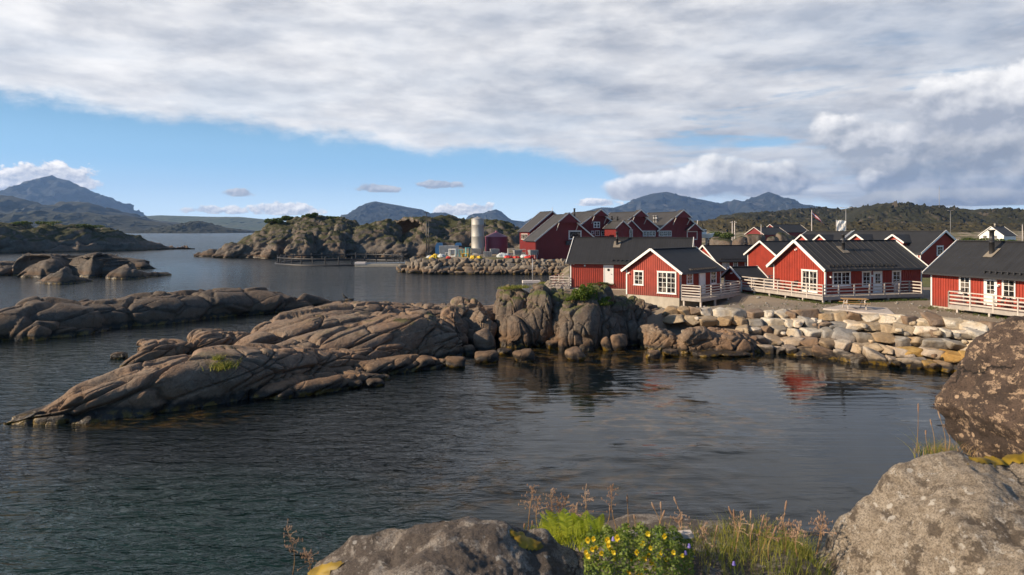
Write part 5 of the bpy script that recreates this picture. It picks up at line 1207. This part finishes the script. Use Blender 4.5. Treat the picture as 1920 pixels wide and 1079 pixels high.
    mi = [(1, 1, 2, 1)[j] * 0 + (0, 1, 2, 0)[j] for k in range(nn) for j in range(4)]
    pen = mk('pennant', V, Fq, [M['redplastic'], M['white'], M['blue']], o, True, None, mi)
    for i, px in enumerate((1568, 1573.5, 1578)):
        o, z = pole('flagpole', px, 412.5, 434, 140, .06, 'white banner flag on a pole, %s of the three beyond the roofs' % ('left', 'middle', 'right')[i], 'flag', 'white banner flags beyond the roofs')
        V = []; Fq = []
        for k in range(13):
            for j in range(7): u = j / 6; V.append((.04 + u * (.75 + .12 * math.sin(k * .8 + i)), .12 * math.sin(u * 6 + k * .5 + i * 2), z - .05 - k * .17 - u * .25))
        for k in range(12):
            for j in range(6): a = k * 7 + j; Fq.append((a, a + 1, a + 8, a + 7))
        mk('banner', V, Fq, M['white'], o, True)
    for px, py0, Y, lab in ((1586, 390.5, 150, 'two-armed street lamp rising above the white banners'), (1782, 395.5, 300, 'distant two-armed street lamp against the hill gap')):
        o, z = pole('street_lamp', px, py0, 436, Y, .10, lab, 'street lamp', 'two-armed street lamps')
        for s_ in (-1, 1): MB().bar((0, 0, z), (s_ * .5, 0, z + .08), .06, .06).build('arm', M['galv'], o); MB().box(s_ * .9 - .4, s_ * .9 + .4, -.1, .1, z + .05, z + .15).build('lamp_head', M['white_old'], o)
    for px, lab in ((1373, 'left one of the paired wooden poles on the heath'), (1377.5, 'right one of the paired wooden poles on the heath')):
        o, z = pole('utility_pole', px, 415, 430, 230, .18, lab, 'pole', 'paired poles on the heath'); MB().box(-.7, .7, -.1, .1, z - .45, z - .3).build('crossarm', M['white_old'], o)
    o, z = pole('utility_pole', 1427, 421.5, 437, 200, .12, 'slim pole beside the far red houses', 'pole'); MB().box(-.1, .1, -.1, .1, z - .3, z + .1).build('pole_cap', M['galv'], o)
    o, z = pole('utility_pole', 1917, 421, 445, 240, .14, 'pole right of the white house at the frame edge', 'pole'); MB().box(-.1, .1, -.1, .1, z - .3, z + .1).build('pole_cap', M['galv'], o)
    o, z = pole('radio_mast', 1761, 352, 400, 780, .35, 'thin radio mast on the skyline of the heath hills', 'mast'); MB().tube([(0, 0, z - .5), (0, 0, z + 2)], .12).build('antenna', M['galv'], o)
    x = (1637 - 960) / F * 835; zc = H + 37 / F * 835; MB_ = empty('sign_board', (x, 835, zc - .6), .1, 'long low white board near the top of the heath hill', 'board'); MB().box(-4.2, 4.2, -.2, .2, .2, 1.2).build('board', M['white'], MB_); [MB().box(k - .1, k + .1, -.1, .1, -6, .2).build('leg', M['galv'], MB_) for k in (-3.5, 3.5)]
    # moored work boat beyond the barns
    x = (1315 - 960) / F * 165; o = empty('boat', (x, 165, 0), R(15), 'small white boat with mast, right of the last barn', 'boat')
    q = MB(); pr = [(-2.6, 1.0, 6.2 - .2), (-2.4, 1.1, 6.9), (1.6, 1.1, 6.9), (3.4, 0, 7.3)]
    q.add([(-2.4, -.6, 5.9), (2.0, -.5, 5.9), (3.0, 0, 6.1), (2.0, .5, 5.9), (-2.4, .6, 5.9), (-2.6, -1.1, 6.8), (1.8, -1.1, 6.85), (3.6, 0, 7.2), (1.8, 1.1, 6.85), (-2.6, 1.1, 6.8)], [(4, 3, 2, 1, 0), (5, 6, 7, 8, 9), (0, 1, 6, 5), (1, 2, 7, 6), (2, 3, 8, 7), (3, 4, 9, 8), (4, 0, 5, 9)])
    q.build('hull', M['white'], o); MB().box(-.8, 1.0, -.7, .7, 6.85, 8.0).build('wheelhouse', M['white'], o); MB().box(-.6, 1.03, -.73, .73, 7.4, 7.8).build('window_band', M['glass'], o)
    MB().tube([(-1.4, 0, 6.8), (-1.0, 0, 10.2)], .08).build('mast', M['white_old'], o, True)
    q = MB(); [q.box(k - .15, k + .15, -.6, .6, 2.0, 5.95) for k in (-1.8, 1.6)]; q.build('cradle', M['galv'], o)
village()

# boulders on the heath behind the cabins, kerb of grass
for i, (px, py0, py1, w, Y, lab) in enumerate([(1413, 437, 458, 42, 190, 'big pale boulder behind the low cabins, left of the far red houses'), (1475, 438, 456, 50, 200, 'round boulder in front of the far red houses'), (1388, 445, 460, 34, 175, 'brown boulder behind the ridge of the low cabin'), (1355, 442, 462, 60, 210, 'broad rocky knoll right of the last barn'), (1448, 444, 458, 36, 185, 'grey boulder below the far red houses')]):
    X_ = (px - 960) / F * Y; z1 = H - (py0 - HY) / F * Y; wm = w / F * Y; hm = z1 - 0.2
    V, Fc = boulder((wm, wm * .8, hm * 1.5), 700 + i, 5, .3 * i, 0, 9, 9, .03); o = mk('boulder', V, Fc, M['rock_far']); o.location = (X_, Y, z1 - hm * .70); tag(o, lab, 'boulder', 'boulders on the heath')

# where the view through a photo pixel meets what is built
def hit(px, py, down=60):
    dg = bpy.context.evaluated_depsgraph_get(); o = Vector((0, 0, H))
    for k in range(down):
        d = Vector(((px - 960) / F, 1, -(py + k - HY) / F)).normalized()
        ok, loc, n, *_ = scene.ray_cast(dg, o, d)
        if ok and loc.y < 320 and loc.z > .15: return np.array(loc)
    return PX(px, py, 50)
bpy.context.view_layer.update()
# ------------------------------------------------------------------ bushes and ferns of many leaves
def leaves(name, c, size, n, m_, label, cat, seed, leaf_s=.06, clumps=9, group=None, stems=True):
    rs = np.random.RandomState(seed); root = empty(name, c, 0, label, cat, group)
    cc = rs.normal(size=(clumps, 3)) * .42; cc[:, 2] = np.abs(cc[:, 2]) * .9 + .25; cr = rs.uniform(.22, .48, clumps)
    k = rs.randint(0, clumps, n); d = rs.normal(size=(n, 3)); d /= np.linalg.norm(d, axis=1)[:, None]
    P = (cc[k] + d * (cr[k] * rs.uniform(.5, 1.05, n) ** .5)[:, None]) * np.array(size); P[:, 2] = np.maximum(P[:, 2], .0)
    a = rs.normal(size=(n, 3)); a /= np.linalg.norm(a, axis=1)[:, None]; b = np.cross(a, rs.normal(size=(n, 3))); b /= np.linalg.norm(b, axis=1)[:, None]
    s = leaf_s * rs.uniform(.6, 1.4, n)[:, None]
    V = np.stack((P - a * s, P + b * s * .5, P + a * s, P - b * s * .5), 1).reshape(-1, 3); Fc = np.arange(4 * n).reshape(-1, 4)
    mk('foliage', V, Fc, M[m_], root, False)
    if stems:
        q = MB()
        for i in range(min(clumps, 8)): e = cc[i] * np.array(size); q.tube([(0, 0, -.1), tuple(e * np.array((.4, .4, .5))), tuple(e)], [leaf_s * .5, leaf_s * .35, leaf_s * .15], 5)
        q.build('stem', M['strawy'], root)
    return root
leaves('bush', hit(1096, 562), (.75, .6, .95), 2600, 'bush_bright', 'bright green young bush growing on the outcrop beside the porthole-door cabin', 'bush', 3, .07)
leaves('bush', hit(1072, 566), (.6, .5, .35), 900, 'bush_bright', 'low green shrub on the outcrop left of the young bush', 'bush', 4, .06)
leaves('bush', hit(1135, 572), (.9, .5, .40), 1500, 'bush_bright', 'flat bright green shrub at the right shoulder of the outcrop', 'bush', 5, .06)
leaves('bush', hit(1118, 534), (1.5, .8, .22), 1400, 'bush', 'dark low growth along the crest of the outcrop', 'bush', 6, .06)
for i, (px, py, w, h, lab) in enumerate([(520, 417, 3.5, 1.8, 'left'), (545, 414, 4.5, 1.6, 'second'), (583, 412, 4.0, 1.6, 'third'), (622, 413, 5.2, 2.3, 'tallest, rightmost')]):
    leaves('shrub', hit(px, 400) - (0, 0, h * .45), (w * .7, 3, h * .7), 1500, 'bush', 'dark green shrub on top of the rock hill beyond the fish pen, %s' % lab, 'shrub', 20 + i, .28, group='shrubs on the rock hill')
for i, (px, py, w, h, lab) in enumerate([(35, 433, 4, 1.4, 'at the left'), (90, 436, 5, 1.6, 'in the middle'), (165, 432, 5, 1.3, 'further right')]):
    leaves('shrub', hit(px, 415) - (0, 0, h * .5), (w, 3, h * .8), 900, 'bush', 'green shrub on the low heathery island, %s' % lab, 'shrub', 40 + i, .30, group='shrubs on the low island')
leaves('shrub', hit(1355, 436) - (0, 0, .6), (5, 4, 2.0), 3000, 'bush', 'yellow-green thicket on the knoll right of the last barn', 'thicket', 50, .3)
for i, (px, py, w) in enumerate([(1600, 452, 5), (1830, 452, 6), (1900, 450, 6)]):
    leaves('shrub', PX(px, py + 8, 190 + 10 * i), (w, 3, 1.4), 1200, 'bush', ('green bush behind the long-decked cabin roof', 'olive bush left of the white house', 'olive bush right of the white house')[i], 'bush', 52 + i, .28)
def tuft(c, n, h, sp, m_, seed, wd=.006, curve=.35, name='grass_tuft', parent=None, label=None, cat=None, group=None, kind=None):
    """blades of grass, each a bent tapering strip"""
    rs = np.random.RandomState(seed); V = []; Fq = []; K = 4
    for i in range(n):
        bx, by = rs.normal(size=2) * sp; hh = h * rs.uniform(.5, 1.15); az = rs.uniform(0, 2 * math.pi); cu = curve * hh * rs.uniform(.2, 1.4); fa = rs.uniform(0, math.pi)
        wx, wy = math.cos(fa) * wd, math.sin(fa) * wd; b = len(V)
        for k in range(K + 1):
            u = k / K; x = bx + math.cos(az) * cu * u * u; y = by + math.sin(az) * cu * u * u; w = 1 - u * .92
            V += [(x - wx * w, y - wy * w, hh * u * (1 - .15 * u)), (x + wx * w, y + wy * w, hh * u * (1 - .15 * u))]
        for k in range(K): Fq.append((b + 2*k, b + 2*k + 1, b + 2*k + 3, b + 2*k + 2))
    o = mk(name, V, np.array(Fq), M[m_], parent, False)
    if parent is None: o.location = c
    return tag(o, label, cat, group, kind)
tuft(hit(418, 690), 260, .42, .28, 'blade', 61, .02, .9, label='tuft of green grass growing from a crack in the front slab', cat='grass tuft')
tuft(hit(408, 675), 90, .30, .14, 'blade', 62, .02, .9, label='small grass tuft above the bigger one on the front slab', cat='grass tuft')
for i, (px, py, Y, lab) in enumerate([(975, 532, 46.5, 'left'), (1020, 528, 47.0, 'middle'), (955, 542, 46.5, 'lowest')]):
    tuft(hit(px, py), 320, .24, .30, 'blade', 64 + i, .02, 1.3, label='yellow-green grass on the left crest of the tall outcrop, %s patch' % lab, cat='grass tuft', group='grass on the outcrop')

# ------------------------------------------------------------------ foreground plants
def fgz(x, y): return float(headland_z(np.array([x], float), np.array([y], float))[0])
def at(px, py, Y): p = PX(px, py, Y); return p
def meadow():
    rs = np.random.RandomState(3); V = []; Fq = []; K = 4
    for i in range(2400):
        px = rs.choice([rs.uniform(1130, 1640), rs.uniform(1290, 1600)]); Y = rs.uniform(2.8, 3.6); x = (px - 960) / F * Y
        z0 = fgz(x, Y) - .01; hh = rs.uniform(.04, .125) * (1.0 if 1350 < px < 1560 else .6); az = rs.uniform(0, 6.28); cu = .55 * hh * rs.uniform(.2, 1.4); fa = rs.uniform(0, 3.14); w0 = rs.uniform(.0012, .0028)
        b = len(V)
        for k in range(K + 1):
            u = k / K; w = w0 * (1 - u * .9); X_ = x + math.cos(az) * cu * u * u; Yy = Y + math.sin(az) * cu * u * u
            V += [(X_ - math.cos(fa) * w, Yy - math.sin(fa) * w, z0 + hh * u), (X_ + math.cos(fa) * w, Yy + math.sin(fa) * w, z0 + hh * u)]
        for k in range(K): Fq.append((b + 2*k, b + 2*k + 1, b + 2*k + 3, b + 2*k + 2))
    tag(mk('meadow_grass', V, np.array(Fq), M['blade'], None, False), kind='stuff')
meadow()
def stalk(i, px, py_tip, py_base, Y, kind, label):
    """one dry grass stalk: stem with a spike or a loose panicle of seeds"""
    rs = np.random.RandomState(800 + i); tip = PX(px, py_tip, Y); base = PX(px + rs.uniform(-14, 14), py_base, Y); base[2] = max(min(base[2], tip[2] - .05), tip[2] - .42)
    o = empty('grass_stalk', tuple(base), 0, label, 'grass stalk', 'dry grass stalks along the rock edge'); h = tip[2] - base[2]; dx = tip[0] - base[0]; bend = rs.uniform(-.03, .03)
    pts = [(dx * u + bend * math.sin(u * 3.1), bend * .5 * u, h * u) for u in np.linspace(0, 1, 7)]
    MB().tube(pts, [.0022 - .0010 * k / 6 for k in range(7)], 5).build('stem', M['strawy'], o, True)
    q = MB(); 
    if kind == 'spike':
        a = Vector(pts[-2]); b = Vector(pts[-1]) + Vector((0, 0, .012)); q.tube([a.lerp(b, t) for t in (0, .25, .6, .9, 1)], [.001, .0038, .0042, .003, .0006], 7)
    else:
        for k in range(28):
            u = rs.uniform(.48, 1.0); sp = .030 * (1.15 - u) * 1.7 + .003; c = Vector((dx * u + bend * math.sin(u * 3.1), bend * .5 * u, h * u)); d = Vector((rs.normal() * sp, rs.normal() * sp, abs(rs.normal()) * .012)); e = c + d
            q.tube([c, c.lerp(e, .6) + Vector((0, 0, .004)), e], .0008, 3, False); q.tube([e - Vector((0, 0, .006)), e, e + Vector((0, 0, .007))], [.0007, .0024, .0005], 5)
    q.build('seed_head', M['seed'], o)
ST = [(1002, 908, 1000, 3.3, 'p'), (1010, 935, 1000, 3.25, 'p'), (1033, 918, 1005, 3.3, 'p'), (1045, 940, 1005, 3.28, 'p'), (1064, 932, 1005, 3.3, 'p'), (1080, 950, 1005, 3.2, 'p'), (1097, 925, 1005, 3.3, 'p'), (1148, 912, 1000, 3.3, 'p'),
      (984, 985, 1010, 3.2, 's'), (998, 982, 1010, 3.2, 's'), (1144, 953, 1000, 3.3, 's'), (1176, 932, 1005, 3.3, 's'), (1189, 970, 1010, 3.3, 's'), (1222, 948, 1010, 3.3, 's'), (1239, 946, 1010, 3.3, 's'), (1264, 938, 1010, 3.3, 's'), (1246, 960, 1010, 3.3, 's'),
      (1279, 963, 1020, 3.2, 'p'), (1367, 956, 1040, 3.2, 's'), (1376, 961, 1040, 3.25, 's'), (1390, 965, 1040, 3.2, 'p'), (1408, 961, 1040, 3.2, 's'), (1432, 969, 1040, 3.1, 's'), (1440, 978, 1040, 3.1, 'p'), (1474, 942, 1040, 3.25, 's'),
      (1465, 972, 1040, 3.1, 'p'), (1482, 980, 1040, 3.1, 'p'), (1500, 985, 1045, 3.0, 'p'), (1345, 988, 1040, 3.1, 's'), (1545, 966, 1035, 3.1, 'p'), (1531, 975, 1040, 3.1, 'p'), (1600, 968, 1020, 3.3, 's'), (536, 995, 1079, 3.1, 'p'), (568, 1040, 1085, 3.0, 'p'), (1412, 985, 1045, 3.1, 's'), (1455, 990, 1050, 3.0, 's'), (1320, 985, 1040, 3.1, 'p')]
def stalk_place(px):
    for lim, w in ((700, 'left of the bottom-centre boulder'), (1120, 'in the ferny clump'), (1300, 'behind the yellow flowers'), (1460, 'in the grassy gap'), (9999, 'beside the pale foreground boulder')):
        if px < lim: return w
for i, (px, a, b, Y, k) in enumerate(ST):
    stalk(i, px, a, b, Y, 'spike' if k == 's' else 'panicle', '%s dry brown grass stalk with %s, %s' % ('tall' if a < 950 else 'short', 'a narrow seed spike' if k == 's' else 'a loose feathery head', stalk_place(px)))
# red-brown stalks by the gap under the dark boulder
for i, (px, a) in enumerate([(1722, 760), (1745, 790), (1760, 775), (1735, 810), (1772, 800)]):
    stalk(60 + i, px, a, 850, 4.2, 'spike', 'thin reddish grass stalk in the gap under the dark boulder')
tuft(PX(1760, 862, 4.3), 240, .13, .06, 'blade', 91, .002, .8, label='grass tuft in the gap between the dark and the pale boulder', cat='grass tuft')
tuft(PX(1785, 858, 4.3), 160, .10, .08, 'strawy', 92, .002, .8, label='dry yellow grass under the dark boulder', cat='grass tuft')
def fern(i, px, py, Y, h, lean, label):
    rs = np.random.RandomState(600 + i); b = PX(px, py, Y); o = empty('fern_frond', tuple(b), rs.uniform(0, 6.3) * 0, label, 'fern', 'bright green fern fronds'); V = []; Fq = []
    n = 22
    for k in range(n):
        u = k / n; c = Vector((lean * h * u * u, .05 * h * u * u, h * u * (1 - .12 * u))); L = h * .24 * math.sin(math.pi * min(1, u * .9 + .12)) ** .8
        for s_ in (-1, 1):
            q = len(V); e = c + Vector((s_ * L, rs.normal() * .15 * L, L * .42)); w = h * .018
            V += [tuple(c - Vector((0, 0, w))), tuple(c.lerp(e, .5) + Vector((0, 0, -w * 1.4))), tuple(e), tuple(c.lerp(e, .5) + Vector((0, 0, w * 1.4)))]; Fq.append((q, q+1, q+2, q+3))
    mk('leaflets', V, np.array(Fq), M['fern'], o, False); MB().tube([(lean * h * u * u, .05 * h * u * u, h * u * (1 - .12 * u)) for u in np.linspace(0, 1, 6)], [.0022, .002, .0017, .0013, .001, .0006], 5).build('stem', M['fern'], o)
rs = np.random.RandomState(12)
for i in range(26):
    px = rs.uniform(1018, 1128); fern(i, px, 1000 + rs.uniform(-4, 8), rs.uniform(3.0, 3.3), rs.uniform(.07, .13) * (1.15 if px < 1070 else .9), rs.uniform(-.5, .5),
                                       'bright green fern frond %s of the clump behind the central boulder' % ('on the left' if px < 1050 else 'in the middle' if px < 1090 else 'on the right'))
tuft(PX(1035, 1012, 3.2), 260, .08, .05, 'fern', 93, .003, .6, label='leafy green base of the fern clump', cat='plant'); tuft(PX(1085, 1015, 3.2), 260, .07, .06, 'fern', 94, .003, .6, label='leafy green growth right of the fern clump', cat='plant')
# cushion of yellow trefoil with violet bells
def trefoil():
    rs = np.random.RandomState(44); n = 5200; P = []
    c0 = PX(1190, 1062, 2.85)
    root = empty('trefoil_cushion', tuple(c0), 0, 'low cushion of small green leaves dotted with yellow flowers', 'flowering plant')
    px = rs.uniform(1095, 1300, n); Y = rs.uniform(2.62, 3.1, n); x = (px - 960) / F * Y; u = (px - 1190) / 105; v = (Y - 2.86) / .26
    top = .135 * np.clip(1 - .6 * u ** 4 - .35 * v * v, 0, 1); z = -.03 + top * rs.uniform(.5, 1.0, n) ** .5 + .012 * np.sin(px * .2) + .02 * fbm(np.stack((x * 12, Y * 12, x * 0), 1), 2, 3)
    P = np.stack((x - c0[0], Y - c0[1], z), 1); a = rs.normal(size=(n, 3)); a[:, 2] *= .5; a /= np.linalg.norm(a, axis=1)[:, None]; b = np.cross(a, rs.normal(size=(n, 3))); b /= np.linalg.norm(b, axis=1)[:, None]
    s = .0075 * rs.uniform(.6, 1.3, n)[:, None]; V = np.stack((P - a * s, P + b * s * .6, P + a * s, P - b * s * .6), 1).reshape(-1, 3)
    mk('leaves', V, np.arange(4 * n).reshape(-1, 4), M['clover'], root, False)
    fl = [(1101, 1012), (1112, 1010), (1098, 1035), (1102, 1042), (1110, 1029), (1117, 1027), (1140, 1022), (1138, 1012), (1150, 1035), (1127, 1037), (1135, 1063), (1151, 1049), (1204, 1019), (1214, 1000), (1219, 1027), (1193, 1035), (1185, 1050), (1196, 1046), (1207, 1047), (1235, 1043), (1239, 1036), (1221, 1054), (1178, 1073), (1209, 1069), (1200, 1077), (1245, 1005), (1249, 1048), (1279, 1041), (1215, 1040), (1120, 1046), (1156, 1008), (1226, 1064), (1144, 1030), (1262, 1035)]
    for i, (qx, qy) in enumerate(fl):
        c = PX(qx, qy, 2.80 + rs.uniform(-.05, .05)); q = MB(); r = .0128 * rs.uniform(.8, 1.25)
        for k in range(5):
            t = 2 * math.pi * k / 5 + i; d = Vector((math.cos(t) * .8, -.5 + .3 * math.sin(t * 2), math.sin(t))); b_ = len(q.v)
            p = d * r; w = Vector((-math.sin(t), 0, math.cos(t))) * r * .5; q.add([(0, 0, 0), tuple(p * .6 + w), tuple(p), tuple(p * .6 - w)], [(0, 1, 2, 3)])
        q.tube([(0, 0, -.002), (0, -.3 * r, .2 * r)], [r * .35, r * .2], 6)
        f = q.build('flower', M['petal'], root); f.location = tuple(c - c0)
    for i, (qx, qy) in enumerate([(1150, 1009), (1292, 1022), (1285, 1035), (1243, 1040), (1376, 1055)]):
        c = PX(qx, qy, 2.85); o = empty('bellflower', (c[0], c[1], c[2] - .07), 0, 'small violet bellflower %s' % ('among the yellow flowers' if qx < 1270 else 'at the right edge of the yellow flowers' if qx < 1300 else 'in the grass right of the yellow flowers'), 'flower', 'violet bellflowers')
        MB().tube([(0, 0, 0), (.004, 0, .04), (0, 0, .072)], .0009, 5).build('stem', M['clover'], o); MB().lathe([(.0015, .076), (.005, .073), (.006, .066), (.0085, .060)], 8).build('bell', M['violet'], o, True)
trefoil()
def moss_patch(src, px, py, rx, ry, slant, seed, label):
    """cushion of moss grown over part of a boulder's own surface"""
    o, P, Fc = src; qx = 960 + P[:, 0] / P[:, 1] * F; qy = HY + (H - P[:, 2]) / P[:, 1] * F
    u = (qx - px) / rx; v = (qy - py - slant * (qx - px)) / ry; N = vnormals(P, Fc)
    m_ = 1 - np.sqrt(u * u + v * v) + .38 * fbm(P / .045, 4, seed); front = (N * (P - np.array((0, 0, H)))).sum(1) < 0
    keep = (m_ > 0) & front; fk = keep[Fc].all(1); used = np.unique(Fc[fk]); mp = np.full(len(P), -1); mp[used] = np.arange(len(used))
    if not len(used): return
    V = P[used] + N[used] * (.001 + .012 * smooth01(m_[used] / .5) + .003 * fbm(P[used] / .012, 3, seed))[:, None]; c = V.mean(0)
    q = mk('moss_patch', V - c, mp[Fc[fk]], M['mossy']); q.location = c; tag(q, label, 'moss', 'golden moss patches')
moss_patch(FG1, 990, 1018, 34, 13, .45, 5, 'golden moss strip on the right shoulder of the central boulder')
moss_patch(FG1, 605, 1072, 34, 14, -.4, 6, 'golden moss at the lower left foot of the central boulder')
moss_patch(FG2, 1885, 856, 75, 20, -.05, 7, 'golden moss between the dark and the pale boulder at the right edge')
tag(MB().prism([(-.19, 0), (-.1, .012), (.15, .004), (.19, .02), (.18, .036), (.05, .026), (-.12, .034)], 'y', -.02, .02).build('driftwood', M['railwood']), 'bleached stick lying behind the yellow flowers', 'stick').location = tuple(PX(1222, 1012, 3.1))
# seabird standing on the tip of the long skerry
def bird():
    c = WZ(646, 562, .35); o = empty('seabird', (c[0], c[1], .22), R(160), 'dark seabird standing at the right tip of the long brown skerry', 'bird')
    q = MB(); q.tube([(-.42, 0, .26), (-.25, 0, .32), (0, 0, .42), (.15, 0, .52), (.20, 0, .66), (.19, 0, .74), (.26, 0, .76)], [.02, .08, .13, .10, .045, .05, .03], 10); q.build('body', M['feather'], o, True)
    MB().tube([(.26, 0, .76), (.36, 0, .75)], [.018, .006], 6).build('bill', M['skinbill'], o)
    for s_ in (-1, 1): MB().tube([(0, s_ * .05, .34), (.01, s_ * .05, 0), (.09, s_ * .05, 0)], .014, 6).build('leg', M['feather'], o); MB().tube([(.12, s_ * .11, .50), (-.12, s_ * .14, .40), (-.36, s_ * .07, .27)], [.04, .06, .01], 8).build('wing', M['feather'], o, True)
bird()
# grass bank seen between the two right-hand cabins
def bank(x, y): return land_z(x, y) + .35 * smooth01(1 - np.abs(y - 78) / 7) * smooth01(1 - np.abs(x - 47) / 9) + .006
height_sheet('grass_bank', 36, 60, 70, 92, 40, 40, bank, M['grass'])

def gravel_bits():
    """loose stones strewn on the gravel and weeds growing at its edges and under the decks"""
    rs = np.random.RandomState(5); V0, F0 = ico(1); Vs, Fs = [], []; n = 0
    for i in range(2600):
        px = rs.uniform(1180, 1900); Y = rs.uniform(39, 62); x = (px - 960) / F * Y; sd = float(poly_sdf(np.array([x]), np.array([Y]), SHORE)[0])
        if sd < .1 or (sd > 2.2 and rs.rand() < .55): continue
        r = rs.uniform(.03, .08) * (2.2 if rs.rand() < .06 else 1); z = ground_at(x, Y)
        Vs.append(V0 * (r * rs.uniform(.7, 1.3), r, r * .6) * rs.uniform(.8, 1.2, V0.shape) + (x, Y, z + r * .2)); Fs.append(F0 + n); n += len(V0)
    tag(mk('loose_gravel', np.concatenate(Vs), np.concatenate(Fs), M['stone4'], None, False), kind='stuff')
    V = []; Fq = []
    spots = [(h2.O + h2.d * a + h2.w * b) for a, b in zip(rs.uniform(-1.9, 9, 240), rs.uniform(-1.9, -1.4, 240))] + [(h2.O + h2.d * a + h2.w * b) for a, b in zip(rs.uniform(-2.1, -1.5, 160), rs.uniform(-1.5, 9, 160))]
    spots += [(h1.O + h1.d * a + h1.w * b) for a, b in zip(rs.uniform(-.8, -.1, 90), rs.uniform(-2, 6, 90))] + [(h3.O + h3.d * a + h3.w * b) for a, b in zip(rs.uniform(0, 12, 150), rs.uniform(-1.9, -.2, 150))]
    spots += [np.array((rs.uniform(11, 27), rs.uniform(45, 54))) for _ in range(70)]
    for q in spots:
        z = ground_at(*q)
        for k in range(9):
            h = rs.uniform(.05, .22); a = rs.uniform(0, 6.28); e = rs.normal(size=2) * .07; b = len(V); w = .012
            V += [(q[0] + e[0] - w * math.cos(a), q[1] + e[1] - w * math.sin(a), z), (q[0] + e[0] + w * math.cos(a), q[1] + e[1] + w * math.sin(a), z), (q[0] + e[0] + rs.normal() * .06, q[1] + e[1] + rs.normal() * .06, z + h)]; Fq.append((b, b + 1, b + 2))
    tag(mk('weeds', V, np.array(Fq), M['bush'], None, False), kind='stuff')
gravel_bits()

# ------------------------------------------------------------------ haze
def haze():
    b = MB().box(-12800, 12800, -900, 10000, -9, 700).build('haze', None); b.data.materials.clear()
    m_ = bpy.data.materials.new('haze_air'); m_.use_nodes = True; t = NT(m_.node_tree); t.n.clear(); out = t.new('ShaderNodeOutputMaterial'); v = t.new('ShaderNodeVolumePrincipled')
    v.inputs['Color'].default_value = (.30, .53, 1.0, 1); v.inputs['Density'].default_value = 7.2e-5; v.inputs['Anisotropy'].default_value = .2
    t.l.new(v.outputs[0], out.inputs['Volume']); b.data.materials.append(m_); tag(b, kind='stuff')
haze()
